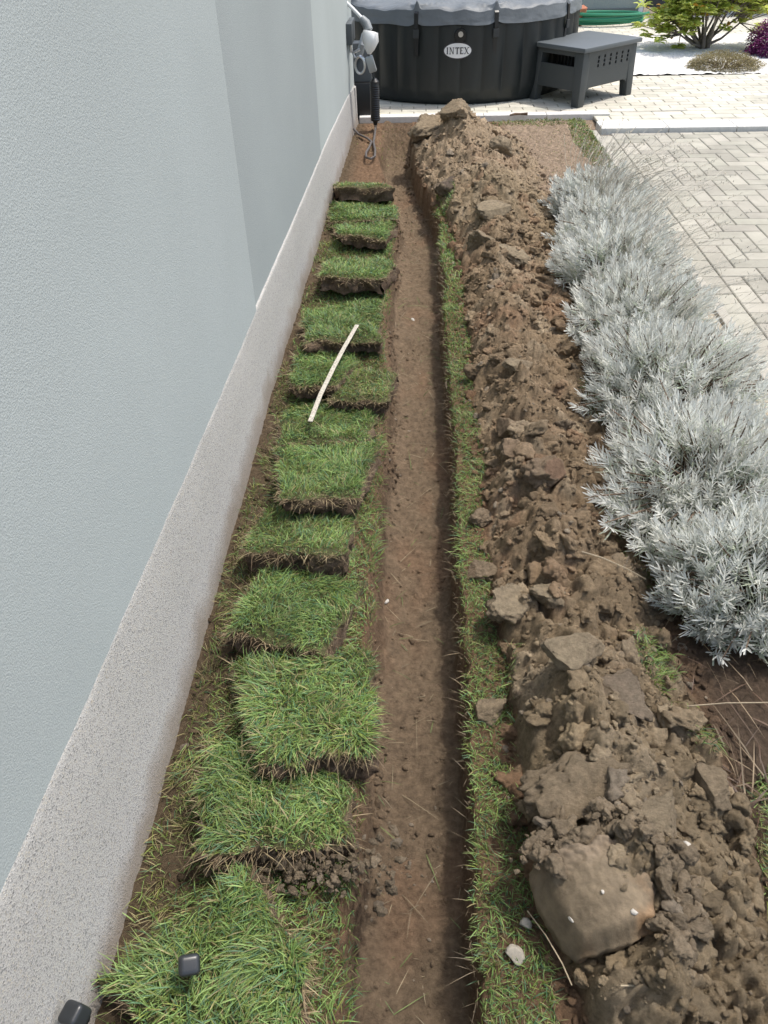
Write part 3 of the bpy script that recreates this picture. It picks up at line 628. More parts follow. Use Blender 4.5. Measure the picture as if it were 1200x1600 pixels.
# the big spade-cut slab: curved smooth face, ragged upper and right edges
def big_slab():
    nu, nv = 90, 80; u, v = np.meshgrid(np.linspace(0, 1, nu), np.linspace(0, 1, nv)); u, v = u.ravel(), v.ravel()
    # outline of the face in plan (far-left, far-right, near-right, near-left), metres around (.32,.61)
    c = np.array([(-.120, .056, .020), (.065, .090, .072), (.088, -.057, .048), (-.050, -.090, .000)])
    def bil(u, v): return c[0]*((1-u)*(1-v))[:, None]+c[1]*(u*(1-v))[:, None]+c[2]*(u*v)[:, None]+c[3]*((1-u)*v)[:, None]
    e = np.minimum(np.minimum(u, 1-u), np.minimum(v, 1-v)); a_, b_ = 2*u-1, 2*v-1; u0, v0 = u, v
    u = .5+.5*a_*np.sqrt(1-.26*b_*b_)*1.08; v = .5+.5*b_*np.sqrt(1-.22*a_*a_)*1.06
    ur = u+(.06*fbm(v*6, u*0, o=4, s=301))*sst(.6, 1, u); vr = v-.10*fbm(u*6, v*0+3, o=4, s=302)*sst(.4, 0, v)+.03*fbm(u*7, v*0+5, o=3, s=303)*sst(.8, 1, v)
    top = bil(ur, vr); top[:, 2] += .050*np.sin(np.pi*u0)**.8*(.55+.45*np.sin(np.pi*(.25+.5*v0)))-.030*sst(.15, 0, e)**1.3
    rg = sst(.45, .1, v)*.9+sst(.72, 1, u)*.8+.12
    top[:, 2] += rg*(.012*fbm(top[:, 0]*40, top[:, 1]*40, o=5, s=304)+.006*domes(top[:, 0], top[:, 1], 80, s=305))+.0016*fbm(top[:, 0]*160, top[:, 1]*160, o=3, s=306)+.006*fbm(top[:, 0]*14, top[:, 1]*14, o=3, s=308)
    rim = np.concatenate([np.arange(nu), np.arange(1, nv)*nu+nu-1, (nv-1)*nu+np.arange(nu-2, -1, -1), np.arange(nv-2, 0, -1)*nu])
    V = [top]; F = []; i = np.arange(nu*nv).reshape(nv, nu)
    F.append(np.stack([i[:-1, :-1].ravel(), i[1:, :-1].ravel(), i[1:, 1:].ravel(), i[:-1, 1:].ravel()], 1)); prev = rim; off = nu*nv
    T = top[rim]
    for k in range(1, 9):
        p = T.copy(); f = k/8; p[:, :2] *= (1-.16*f**1.5); p[:, 2] -= .062*f; p += (.006*np.stack([fbm(p[:, 0]*50+q, p[:, 1]*50, p[:, 2]*50, o=3, s=307+q) for q in range(3)], 1))
        V.append(p); cur = off+np.arange(len(rim)); F.append(np.stack([prev, np.roll(prev, -1), np.roll(cur, -1), cur], 1)); prev = cur; off += len(rim)
    V = np.concatenate(V)
    n1 = fbm(V[:, 0]*18, V[:, 1]*18, o=4, s=310); col = mixc(np.tile([.172, .134, .088], (len(V), 1)), np.array([.215, .142, .080]), sst(0, .5, n1+.7*(-V[:, 1]*4)-.15))
    rough_m = np.zeros(len(V)); rough_m[:nu*nv] = np.clip(rg-.2, 0, 1); col = mixc(col, np.array([.20, .155, .11]), rough_m*.8)
    V = V*np.array([1.10, 1.08, 1.])
    sm = mat('smooth_clay', attr=True, rough=.72, spec=.3, nscale=30, namt=.3, bump=.6, bscale=160, bdist=.004, brough=.8)
    o = mesh_np('soil_slab', V, F, sm, col); o.location = (.338, .625, .088); tag(o, 'big smooth curved slab of spade cut clay at the lower right', 'clod', 'large clods on the soil heap')
    return V[:nu*nv]+np.array([.338, .625, .088])
slab_top = big_slab()
def slabz(x, y): return float(slab_top[np.argmin(np.hypot(slab_top[:, 0]-x, slab_top[:, 1]-y)), 2])
# extra rubble hugging the big slab
P = np.array([(.340+.14*math.cos(a)*r, .625+.12*math.sin(a)*r, 0) for a, r in zip(rnd.random(240)*3.9-1.0, .62+.62*rnd.random(240))]); P[:, 2] = np.maximum(base_h(P[:, 0], P[:, 1])[0]+.012, .155-.6*np.maximum(0, np.hypot(P[:, 0]-.34, P[:, 1]-.625)-.10))
scatter('slab_rubble', P, .005+.020*rnd.random(240)**2, 4, 'broken lumps crowding the upper right of the big slab', 'soil', (.235, .186, .127))

n = 600; P = np.stack([-.17+.13*rnd.normal(size=n)*.7, .70+.026*rnd.normal(size=n), np.zeros(n)], 1); P[:, 2] = np.maximum(base_h(P[:, 0], P[:, 1])[0], .030+.03*rnd.random(n))
scatter('mud_spill', P, .0018+.012*rnd.random(n)**5, 4, 'wet crumbs of soil spilled in front of the torn sod', 'soil', (.20, .158, .108))
# stones and chips
def stone(x, y, z, s, label, m_, seed, cat='stone', name='stone'):
    o = clod(x, y, z, s, seed*37, 0, label, (.5, .5, .5), seed+40, 2, .03, None, cat, name, 4, .3, m_=m_, grp='stones and chips'); return o
stone(.187, .563, gz(.187, .563)+.006, (.026, .029, .022), 'round whitish stone on the grass strip left of the big slab', M_wallA, 1)
stone(.212, .615, gz(.212, .615)+.008, (.019, .018, .015), 'small pale pebble just above the round whitish stone', M_wallA, 2, 'pebble', 'pebble')
stone(-.0, 3.46, gz(0, 3.46)+.004, (.035, .014, .008), 'white chip lying on the trench floor near its far end', M_white, 3, 'chip', 'stone_chip')
stone(-.072, 1.563, gz(-.072, 1.563)+.006, (.009, .018, .006), 'tiny white chip at the left foot of the trench', M_white, 4, 'chip', 'stone_chip')
stone(.372, .575, slabz(.372, .575)-.001, (.011, .010, .006), 'white pebble stuck in the right side of the big slab', M_white, 5, 'pebble', 'pebble')
stone(.275, .58, slabz(.275, .58), (.005, .011, .005), 'thin white chip stuck in the left side of the big slab', M_white, 6, 'chip', 'stone_chip')
stone(.325, .605, slabz(.325, .605), (.006, .005, .004), 'tiny white speck on the crown of the big slab', M_white, 7, 'pebble', 'pebble')
stone(.496, .695, gz(.496, .695)+.03, (.017, .012, .007), 'white chip on the rough soil right of the big slab', M_white, 8, 'chip', 'stone_chip')
stone(.70, 3.0, gz(.70, 3.0)+.02, (.05, .045, .04), 'round pale stone between the heap and the lavender row', M_wallA, 9)

# white stick
b = MB(); st = [(-.225, 2.86, .115), (-.262, 2.65, .124), (-.285, 2.51, .128), (-.320, 2.31, .122), (-.342, 2.165, .105)]
for (p, q) in zip(st, st[1:]):
    p, q = Vector(p), Vector(q); dd = (q-p); mid = (p+q)/2; ang = math.atan2(dd.y, dd.x)
    b.box(mid, (dd.length+.003, .016, .004), rot=Matrix.Rotation(ang, 3, 'Z') @ Matrix.Rotation(-math.asin(dd.z/dd.length), 3, 'Y'), bevel=.001, seg=1)
o = b.build('wooden_stick', M_stick); tag(o, 'long thin whitish weathered stick lying across the sods', 'stick')
# dry stems on the heap
def stem(pts, r, label, name='dry_stem'):
    o = MB().tube(pts, r, 5).build(name, M_stem, smooth=True); tag(o, label, 'stem', 'dry stems'); return o
stem([(.424, 1.435, .19), (.48, 1.44, .165), (.55, 1.435, .13), (.60, 1.43, .10)], .0016, 'thin pale stem running from the heap to the nearest lavender')
stem([(.335, .475, .13), (.37, .478, .125), (.42, .472, .12)], .0014, 'short dry stem under the lower edge of the big slab')
stem([(.62, 1.075, .05), (.70, 1.07, .07), (.86, 1.06, .09)], .0014, 'long thin stem crossing the dark mulch at the right')
stem([(.215, .63, .03), (.24, .58, .05), (.262, .535, .05), (.275, .505, .04)], .0013, 'curved dry stem between the small pebble and the big slab')
# litter and dead leaves in the bed
n = 900; yy = .8+3.8*rnd.random(n)**1.3; xx = heap_r(yy)-.02+.40*rnd.random(n); P = on_ground(xx, yy); P[:, 2] += .012
V, F, C = blades(P, .05*(.4+rnd.random(n)), .0035*(.5+rnd.random(n)), rnd.normal(size=(n, 2))*2.2, 0, np.where(rnd.random((n, 1)) < .5, np.array([.24, .18, .11]), np.array([.12, .075, .05]))*(.6+.7*rnd.random((n, 1))))
o = mesh_np('leaf_litter', V, F, M_grass, C); tag(o, 'dry stems and leaf litter on the dark soil under the lavender', 'leaf litter', kind='stuff')

# ------------------------------------------------------------ black plastic caps
def cap(x, y, z, rz, tx, ty, label, s=.040):
    root = empty('plastic_cap', (x, y, z), label, 'cap', 'black plastic caps'); root.rotation_euler = (R(tx), R(ty), R(rz))
    MB().box((0, 0, s*.48), (s, s*.92, s*.95), bevel=s*.27, seg=5).build('cap_body', mat('cap_plastic', (.022, .025, .028), .33), root, True)
    MB().tube([(0, 0, -.004), (0, 0, .0), (0, 0, s*.2)], [s*.36, s*.40, s*.42], 20).build('collar', M_black, root, True)
cap(-.362, .487, .138, 15, 25, 12, 'black plastic cap standing in the grass in the middle of the nearest sod', .034)
cap(-.507, .402, .150, -20, 8, -20, 'black plastic cap wedged between the nearest sod and the plinth', .036)

# ------------------------------------------------------------ lavender
def lavender(cx, cy, rx, ry, hgt, n_sh, n_st, label, seed, droop=None):
    global rnd
    n_sh = int(n_sh*1.75); n_st = int(n_st*2.2); rx *= 1.04; ry *= 1.22; hgt *= .86
    rnd = np.random.default_rng(seed)
    root = empty('lavender_bush', (cx, cy, 0), label, 'lavender', 'lavender bushes in a row along the driveway')
    z0 = gz(cx, cy)
    LV, LF, LC, TV, TF = [], [], [], [], []; tw = MB()
    a = rnd.random(n_sh)*2*np.pi; el = np.arcsin(np.clip(rnd.random(n_sh)**.85, .0, 1)) 
    r_ = 1+.22*fbm(np.cos(a)*2+seed, np.sin(a)*2+el*2, o=2, s=seed)+.10*rnd.normal(size=n_sh)
    tip = np.stack([np.cos(a)*np.cos(el)*rx*r_, np.sin(a)*np.cos(el)*ry*r_, .05+np.sin(el)*hgt*r_], 1)
    if droop is not None:
        k = 26; tip[:k] = np.array(droop)+rnd.normal(size=(k, 3))*[.05, .06, .035]
    basep = tip*np.array([.25, .25, 0])+np.array([0, 0, .02]); mid = basep*.45+tip*.55+np.array([0, 0, .04])
    t = tip-mid; t[:, 2] += .06+.06*rnd.random(n_sh); t[:, :2] += rnd.normal(size=(n_sh, 2))*.03; t /= np.linalg.norm(t, axis=1)[:, None]
    for i in range(0, n_sh, 3): tw.tube([basep[i], mid[i], tip[i]], [.004, .003, .0015], 4, False)
    nl = 26; n = n_sh*nl; sh = np.repeat(np.arange(n_sh), nl); j = np.tile(np.arange(nl), n_sh)
    L_sh = (.075+.05*rnd.random(n_sh))[sh]; f = (j//2)/(nl/2-1)                # 0 low .. 1 tip
    T = t[sh]; ax = np.cross(T, rnd.normal(size=(n_sh, 3))[sh]); ax /= np.linalg.norm(ax, axis=1)[:, None]; bx = np.cross(T, ax)
    ph = (j % 2)*np.pi+(j//2)*1.571+rnd.normal(size=n)*.3; out = ax*np.cos(ph)[:, None]+bx*np.sin(ph)[:, None]
    P = tip[sh]-T*(L_sh*(1-f))[:, None]
    op = (1.15-.75*f)[:, None]; dr = T*(1.1-.5*op)+out*op; dr /= np.linalg.norm(dr, axis=1)[:, None]
    LL = (.040-.016*f)*(.75+.5*rnd.random(n)); WW = .0038*(.8+.4*rnd.random(n))*max(1, cy/2.4)
    wd = np.cross(dr, T+rnd.normal(size=(n, 3))*.3); wd /= np.linalg.norm(wd, axis=1)[:, None]+1e-9
    cv = T*.25-out*.0; VV = []
    for q, wf in ((0, .5), (.45, 1.), (.85, .8)):
        p = P+dr*(LL*q)[:, None]+cv*(LL*q*q)[:, None]; VV += [p-wd*(WW*wf*.5)[:, None], p+wd*(WW*wf*.5)[:, None]]
    VV.append(P+dr*LL[:, None]+cv*LL[:, None]); V = np.stack(VV, 1).reshape(-1, 3); k = np.arange(n)*7
    Q = np.concatenate([np.stack([k, k+1, k+3, k+2], 1), np.stack([k+2, k+3, k+5, k+4], 1)]); Tt = np.stack([k+4, k+5, k+6], 1)
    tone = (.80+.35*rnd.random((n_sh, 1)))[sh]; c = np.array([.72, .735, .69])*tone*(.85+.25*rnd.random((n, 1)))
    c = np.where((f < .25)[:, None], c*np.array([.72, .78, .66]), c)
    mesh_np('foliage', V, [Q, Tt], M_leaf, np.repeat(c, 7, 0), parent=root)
    tw.build('twigs', M_twig, root)
    # long thin dry flower stalks
    b = MB()
    for i in range(n_st):
        aa = rnd.random()*6.283; e = rnd.random(); p0 = Vector((math.cos(aa)*rx*.6*e, math.sin(aa)*ry*.6*e, hgt*.7))
        dd = Vector((math.cos(aa)*.45+.30+rnd.normal()*.15, math.sin(aa)*.45+rnd.normal()*.2, .95)).normalized(); ln = .22+.24*rnd.random()
        p1 = p0+dd*ln*.5; p2 = p0+dd*ln+Vector((.08, rnd.normal()*.03, -.06))*(ln/.4)
        rr = .0006*max(1, cy/2.4); b.tube([p0, p1, p2], [rr, rr, rr*.8], 3, False)
        if rnd.random() < .5:
            for kk in range(3):
                q = p2+(p1-p2)*(.09*kk); b.tube([q, q+Vector((rnd.normal()*.006, rnd.normal()*.006, .009))], [rr*2.2, rr*.8], 3, False)
    b.build('flower_stalks', M_stalk, root)
    return root
LAV = [
 (.90, 1.42, .28, .17, .26, 300, 26, 'nearest silver lavender bush at the right edge above the dark mulch', 1, None),
 (.89, 1.83, .31, .29, .29, 340, 34, 'second lavender bush from the front with a branch drooping onto the heap', 2, (-.29, -.16, .13)),
 (.90, 2.38, .28, .31, .29, 320, 40, 'third lavender bush from the front, widest against the driveway blocks', 3, None),
 (.92, 2.93, .26, .30, .27, 300, 44, 'fourth lavender bush from the front beside the rounded pale stone', 4, None),
 (.97, 3.46, .27, .30, .25, 280, 48, 'fifth lavender bush from the front, next to the long smooth slab', 5, None),
 (1.02, 3.98, .27, .28, .24, 260, 50, 'sixth lavender bush, bristling with thin dry stalks', 6, None),
 (1.05, 4.42, .25, .22, .22, 220, 54, 'farthest lavender bush beside the trodden brown lawn', 7, None),
]
for a in LAV: lavender(*a)
rnd = np.random.default_rng(99)

# ------------------------------------------------------------ hot tub
TX, TY, TR_, TH = .377, 8.27, 1.09, .66
tub = empty('hot_tub', (TX, TY, .012), 'large round black inflatable hot tub with a grey cover on the patio', 'hot tub')
na, nz = 720, 40; ang = np.linspace(0, 2*np.pi, na, endpoint=False); zz = np.linspace(0, 1, nz)
A, Z = np.meshgrid(ang, zz); NB = 38
env = np.sin(np.pi*np.clip(Z, 0, 1))**.22
lobe = np.abs(np.cos(A*NB/2))**.7
rr = TR_-.035+.028*env*1.0+.022*lobe*sst(.06, .2, Z)*sst(1, .86, Z)-.02*sst(.06, 0, Z)-.035*sst(.93, 1, Z)+.004*vnoise(A*20, Z*3, s=401)
V = np.stack([rr*np.cos(A), rr*np.sin(A), Z*TH], 2).reshape(-1, 3); i = np.arange(na*nz).reshape(nz, na); j = np.roll(i, -1, 1)
Q = np.stack([i[:-1].ravel(), j[:-1].ravel(), j[1:].ravel(), i[1:].ravel()], 1)
M_tub = mat('black_vinyl', (.013, .017, .017), .48, nscale=5, namt=.12, bump=.12, bscale=40, bdist=.004)
mesh_np('tub_wall', V, [Q], M_tub, parent=tub)
# cover: top sheet with folds, overhanging skirt
nr, na2 = 70, 720; rad = np.concatenate([np.linspace(.01, .97, nr-26), np.linspace(.975, 1.0, 8), np.ones(18)]); ang2 = np.linspace(0, 2*np.pi, na2, endpoint=False)
A, RR = np.meshgrid(ang2, rad); kk = np.repeat(np.arange(nr)[:, None], na2, 1); drop = np.clip((kk-(nr-18))/17., 0, 1)
hem = .105+.004*np.sin(A*5)+.006*vnoise(A*6, A*0, s=402)
straps = np.array([-1.5708-.33, -1.5708+.25, -1.5708+.95, -1.5708-1.0, .6, 2.2])
pin = sum(np.exp(-((np.angle(np.exp(1j*(A-s_)))/.035)**2)) for s_ in straps); hem = hem-.018*pin
fold = .003*np.sin(A*34+3*np.sin(A*5))*sst(.80, 1, RR)+.016*fbm(A*7+RR*5, RR*7, o=4, s=403)*sst(.3, .95, RR)+.02*fbm(np.cos(A)*RR*3, np.sin(A)*RR*3, o=3, s=404)
fold += .016*sum(np.exp(-((np.angle(np.exp(1j*(A-s_-kq*(1-RR)))) /.018)**2)) for s_ in straps for kq in (-1.6, -.5, .6, 1.8))*sst(.75, 1, RR)*(1-drop)
r2 = RR*(TR_+.006)+drop*.016+0.003*np.abs(np.sin(A*23+2*np.sin(A*4)))*drop+.007*fbm(A*9, drop*2, o=3, s=405)*drop
round_ = .035*(1-np.sqrt(np.clip(1-((RR-.93)/.075).clip(0, 1)**2, 0, 1)))
Z2 = TH+.045+.03*(1-RR**2)+fold*(1-drop)-round_-drop*hem
V = np.stack([r2*np.cos(A), r2*np.sin(A), Z2], 2).reshape(-1, 3); i = np.arange(nr*na2).reshape(nr, na2); j = np.roll(i, -1, 1)
Q = np.stack([i[:-1].ravel(), i[1:].ravel(), j[1:].ravel(), j[:-1].ravel()], 1)
M_cov = mat('grey_tarpaulin', (.13, .145, .155), .55, nscale=4, namt=.12, bump=.25, bscale=14, bdist=.02)
mesh_np('cover', V, [Q], M_cov, parent=tub)
def tubpt(th, z, dr=0): return ((TR_+dr)*math.cos(th), (TR_+dr)*math.sin(th), z)
for s_ in straps[:4]:
    st_ = MB(); pr = [tubpt(s_, TH+.03, -.02), tubpt(s_, TH+.0, .022), tubpt(s_, TH-.10, .028), tubpt(s_, TH-.16, .016), tubpt(s_, TH-.30, .010)]
    tdir = Vector((-math.sin(s_), math.cos(s_), 0)); nrm = Vector((math.cos(s_), math.sin(s_), 0))
    for p, q in zip(pr, pr[1:]):
        p, q = Vector(p), Vector(q); h_ = tdir*.016; o_ = nrm*.004
        st_.hexa([p-h_-o_, p+h_-o_, q+h_-o_, q-h_-o_, p-h_+o_, p+h_+o_, q+h_+o_, q-h_+o_])
    so = st_.build('strap', M_black, tub)
    MB().box(Vector(tubpt(s_, TH-.14, .030)), (.012, .050, .060), rot=Matrix.Rotation(s_, 3, 'Z'), bevel=.004).build('buckle', M_dark, so)
# valve above the badge
tv = -1.5708-.005
b = MB(); n0 = Vector(tubpt(tv, TH-.15, -.01)); b.tube([n0, n0+Vector((math.cos(tv), math.sin(tv), 0))*.035], .045, 20); b.build('valve', M_black, tub, True)
b = MB(); n0 = Vector(tubpt(tv, TH-.14, .024)); b.tube([n0, n0+Vector((math.cos(tv), math.sin(tv), 0))*.012], .020, 14); b.build('valve_plug', M_steel, tub, True)
# oval badge with lettering
M_badge = mat('badge_white', (.78, .78, .77), .5); M_ink = mat('badge_ink', (.03, .03, .035), .5)
BT, BZ = -1.5708-.022, .405
def cylmap(x, z, dr): th = BT+x/TR_; return ((TR_+dr)*math.cos(th), (TR_+dr)*math.sin(th), BZ+z)
def disc(rx_, rz_, dr, name, m_, par):
    V = [cylmap(0, 0, dr)]; N = 64; rings = 6
    for k in range(1, rings+1):
        for a in range(N): V.append(cylmap(rx_*k/rings*math.cos(a*2*math.pi/N), rz_*k/rings*math.sin(a*2*math.pi/N), dr))
    for a in range(N): V.append(cylmap(rx_*math.cos(a*2*math.pi/N), rz_*math.sin(a*2*math.pi/N), dr-.02))
    T = np.array([(0, 1+(a+1) % N, 1+a) for a in range(N)])[:, ::-1]; Q = [(1+k*N+a, 1+k*N+(a+1) % N, 1+(k+1)*N+(a+1) % N, 1+(k+1)*N+a) for k in range(rings) for a in range(N)]
    return mesh_np(name, V, [T, np.array(Q)], m_, parent=par, smooth=False)
bd = disc(.118, .062, .014, 'badge', M_ink, tub); b2 = disc(.108, .053, .0165, 'badge_face', M_badge, bd)
def letters():
    V, F = [], []
    def quad(p):
        k = len(V)
        for (x, z) in p: V.append(cylmap(x, z, .0195))
        F.append((k, k+1, k+2, k+3))
    hh, tw_, th_ = .024, .0085, .0045
    def bar(x0, x1, z0, z1): quad([(x0, z0), (x1, z0), (x1, z1), (x0, z1)])
    def ser(x, z): bar(x-.0065, x+.0065, z-(th_ if z > 0 else 0), z+(0 if z > 0 else th_))
    x = -.082
    bar(x-tw_/2, x+tw_/2, -hh, hh); ser(x, hh); ser(x, -hh)                                    # I
    x = -.060; W = .026
    bar(x-.002, x+.002, -hh, hh); bar(x+W-.002, x+W+.002, -hh, hh); quad([(x+W-.004, -hh), (x+W+.002, -hh), (x+.004, hh), (x-.003, hh)]); ser(x, -hh); ser(x, hh); ser(x+W, hh)   # N
    x = -.004; bar(x-tw_/2, x+tw_/2, -hh, hh); bar(x-.016, x+.016, hh-th_*1.5, hh); ser(x, -hh); bar(x-.016, x-.0135, hh-.012, hh); bar(x+.0135, x+.016, hh-.012, hh)  # T
    x = .024; bar(x-tw_/2, x+tw_/2, -hh, hh); bar(x-.006, x+.020, hh-th_*1.3, hh); bar(x-.006, x+.020, -hh, -hh+th_*1.3); bar(x, x+.013, -.002, .002); bar(x+.0175, x+.020, hh-.010, hh); bar(x+.0175, x+.020, -hh, -hh+.011)  # E
    x = .056; W = .028
    quad([(x+W-.006, -hh), (x+W+.002, -hh), (x+.004, hh), (x-.004, hh)]); quad([(x-.001, -hh), (x+.003, -hh), (x+W+.001, hh), (x+W-.003, hh)]); ser(x, hh); ser(x+W, hh); ser(x, -hh); ser(x+W, -hh)   # X
    return mesh_np('badge_lettering', V, [np.array(F)], M_ink, parent=bd, smooth=False)
letters()

# pump unit beside the tub
pu = empty('pump_unit', (-.43, 6.98, .012), 'black pump box standing between the tub and the house corner', 'pump')
MB().hexa([(-.20, -.14, 0), (.13, -.14, 0), (.13, .16, 0), (-.20, .16, 0), (-.20, -.12, .24), (.11, -.12, .24), (.11, .16, .24), (-.20, .16, .24)], .012).build('base', M_black, pu, True)
MB().hexa([(-.20, -.10, .242), (.10, -.10, .242), (.10, .14, .242), (-.20, .14, .242), (-.20, -.02, .50), (.07, -.02, .50), (.07, .12, .50), (-.20, .12, .50)], .012).build('housing', mat('pump_grey', (.045, .052, .055), .5), pu, True)
MB().tube([(.0, -.07, .42), (.03, -.10, .50), (.05, -.06, .56)], .028, 12).build('pipe_elbow', mat('grey_plastic', (.28, .30, .31), .5), pu, True)

# ------------------------------------------------------------ garden light at the house corner
gl = empty('garden_light', (-.293, 6.43, 0), 'silver headed garden light on a ribbed black post at the house corner', 'garden light')
MB().tube([(0, 0, -.03), (0, 0, .045)], [.004, .013], 10).build('spike', M_steel, gl, True)
b = MB(); zs = [.045, .07, .075]; rs = [.014, .020, .033]
for k in range(16): zs += [.085+k*.015, .0925+k*.015]; rs += [.037, .034]
zs += [.34, .36]; rs += [.034, .016]
b.tube([(0, 0, z) for z in zs], rs, 16); b.build('post', M_black, gl, True)
MB().tube([(-.004, 0, .36), (-.02, .01, .44), (-.045, .02, .54), (-.06, .03, .62)], .008, 8).build('stem', M_black, gl, True)
b = MB(); b.box((-.020, -.015, .455), (.055, .05, .105), rot=Matrix.Rotation(R(-18), 3, 'Y'), bevel=.008); b.build('bracket', mat('grey_metal', (.38, .40, .40), .4, metal=.6), gl, True)
b = MB()
for k in range(3): b.tube([Vector((-.10+.035*math.cos(t), -.03-.012*k, .455+.055*math.sin(t))) for t in np.linspace(0, 2*math.pi, 25)], .008, 8)
b.tube([(-.135, -.03, .50), (-.15, -.02, .53), (-.10, -.01, .55)], .010, 8); b.build('coil', M_steel, gl, True)
b = MB(); b.tube([(-.02, -.01, .66), (-.022, -.012, .65), (-.02, -.02, .60), (-.028, -.02, .55), (-.033, -.02, .52)], [.050, .058, .060, .035, .012], 20); b.build('lamp_head', mat('white_enamel', (.80, .81, .80), .3), gl, True)
MB().tube([(-.20, .05, .84), (-.14, .04, .79), (-.075, .03, .73)], .012, 12).build('arm', M_whitep, gl, True)
MB().tube([(-.085, .03, .735), (-.05, .02, .705), (-.03, .0, .665)], [.026, .032, .03], 12).build('arm_joint', mat('joint_grey', (.20, .22, .23), .5), gl, True)
# wall socket
sk = empty('wall_socket', (-.485, 6.45, .62), 'small dark grey socket box fixed near the end of the house wall', 'socket')
MB().box((.022, 0, .04), (.055, .34, .13), bevel=.006).build('socket_box', mat('socket_grey', (.075, .085, .09), .5), sk, True)
MB().tube([(.03, -.10, -.025), (.03, -.10, -.06), (.03, -.07, -.075)], .012, 10).build('plug', M_steel, sk, True)
# cable loop
o = MB().tube([(-.45, 6.25, .06), (-.41, 6.20, .035), (-.34, 6.10, .03), (-.305, 6.0, .03), (-.315, 5.85, .03), (-.33, 5.7, .035), (-.325, 5.58, .035), (-.29, 5.52, .04), (-.265, 5.60, .035), (-.27, 5.78, .03), (-.29, 5.98, .03), (-.29, 6.2, .03), (-.293, 6.40, .03)], .008, 8).build('power_cable', M_cable, smooth=True)
tag(o, 'looped brown black cable on the bare soil under the garden light', 'cable')
# little thing on kerb
o = MB().tube([(.76, 6.72, .035), (.80, 6.73, .04), (.85, 6.75, .036), (.90, 6.73, .04)], [.006, .010, .008, .012], 8).build('broken_twig', M_twig, smooth=True)
tag(o, 'short dark twig lying on the patio edging behind the heap', 'twig')
o = MB().box((-.39, 7.05, .03), (.09, .06, .035), bevel=.012, seg=3).build('white_cap', M_whitep, smooth=True); tag(o, 'small white plastic piece on the patio at the foot of the tub', 'plastic piece')

# ------------------------------------------------------------ side table
A0, B0, C0 = Vector((.965, 7.40, 0)), Vector((1.345, 7.02, 0)), Vector((1.885, 7.51, 0))
ex = (C0-B0); LX = ex.length; ex.normalize(); ey = Vector((-ex.y, ex.x, 0)); LY = (A0-B0).length
tb = empty('patio_table', (B0.x, B0.y, .012), 'low dark grey plastic wicker table on four legs beside the hot tub', 'table', rz=math.atan2(ex.y, ex.x))
M_tab = mat('graphite_plastic', (.045, .053, .056), .5, bump=.5, bscale=120, bdist=.002)
M_top = mat('graphite_top', (.095, .11, .118), .5, bump=.2, bscale=120)
HT = .43
# table local frame: x along the long side, y across
MB().box((LX/2, LY/2, HT-.02), (LX+.03, LY+.03, .035), bevel=.010).build('tabletop', M_top, tb, True)
for (lx, ly) in ((0, 0), (1, 0), (1, 1), (0, 1)):
    X0 = lx*LX; Y0 = ly*LY; sx = -1 if lx else 1; sy = -1 if ly else 1; ww = .085; wt = .075
    p = [(X0, Y0, 0), (X0+sx*wt, Y0, 0), (X0+sx*wt, Y0+sy*wt, 0), (X0, Y0+sy*wt, 0), (X0+sx*.012, Y0+sy*.012, HT-.04), (X0+sx*(ww+.03), Y0+sy*.012, HT-.04), (X0+sx*(ww+.03), Y0+sy*(ww+.02), HT-.04), (X0+sx*.012, Y0+sy*(ww+.02), HT-.04)]
    MB().hexa(p, .008).build('leg', M_tab, tb, True)
# long aprons with rows of slots
def apron(y, sgn):
    bm = MB(); z1, z0 = HT-.04, .135; th = .016; slots = []
    xa, xb = .075, LX-.075
    sx0, nslot, gap = .20, 6, .078
    cols = [xa]+[c for k in range(nslot) for c in (sx0+k*gap, sx0+k*gap+.022)]+[xb]
    rows = [z0, z1-.135, z1-.120, z1-.098, z1-.090, z1-.068, z1-.060, z1-.038, z1-.030, z1]
    for ci in range(len(cols)-1):
        slotcol = ci % 2 == 1
        if not slotcol: bm.box(((cols[ci]+cols[ci+1])/2, y, (z0+z1)/2), (cols[ci+1]-cols[ci], th, z1-z0)); continue
        bm.box(((cols[ci]+cols[ci+1])/2, y, (z0+rows[1])/2), (cols[ci+1]-cols[ci], th, rows[1]-z0))
        for ri in range(1, len(rows)-1):
            if ri % 2 == 1 or ri == len(rows)-2 : bm.box(((cols[ci]+cols[ci+1])/2, y, (rows[ri]+rows[ri+1])/2), (cols[ci+1]-cols[ci], th*.98, rows[ri+1]-rows[ri]))
    # arched lower edge blends into the legs
    for s in (0, 1):
        xe = xa if s == 0 else xb; q = 1 if s == 0 else -1
        bm.hexa([(xe, y-th/2+.001, z0-.05), (xe+q*.02, y-th/2+.001, z0-.02), (xe+q*.02, y+th/2-.001, z0-.02), (xe, y+th/2-.001, z0-.05), (xe, y-th/2+.001, z0+.002), (xe+q*.07, y-th/2+.001, z0+.002), (xe+q*.07, y+th/2-.001, z0+.002), (xe, y+th/2-.001, z0+.002)])
    bm.build('apron', M_tab, tb)
apron(.018, 1); apron(LY-.018, -1)
for x in (.020, LX-.020):
    bm = MB(); y0, y1 = .07, LY-.07
    bm.box((x, (y0+y1)/2, HT-.055), (.016, y1-y0, .035)); bm.box((x, (y0+y1)/2, .20), (.016, y1-y0, .17))
    bm.build('end_panel', M_tab, tb)
b = MB()
for k in range(11): b.box((LX*.5-.15, .09+k*(LY-.18)/10, .29), (.012, .014, .18))
b.box((LX*.5, LY/2, .125), (LX-.12, LY-.10, .014)); b.build('inner_shelf', M_black, tb)

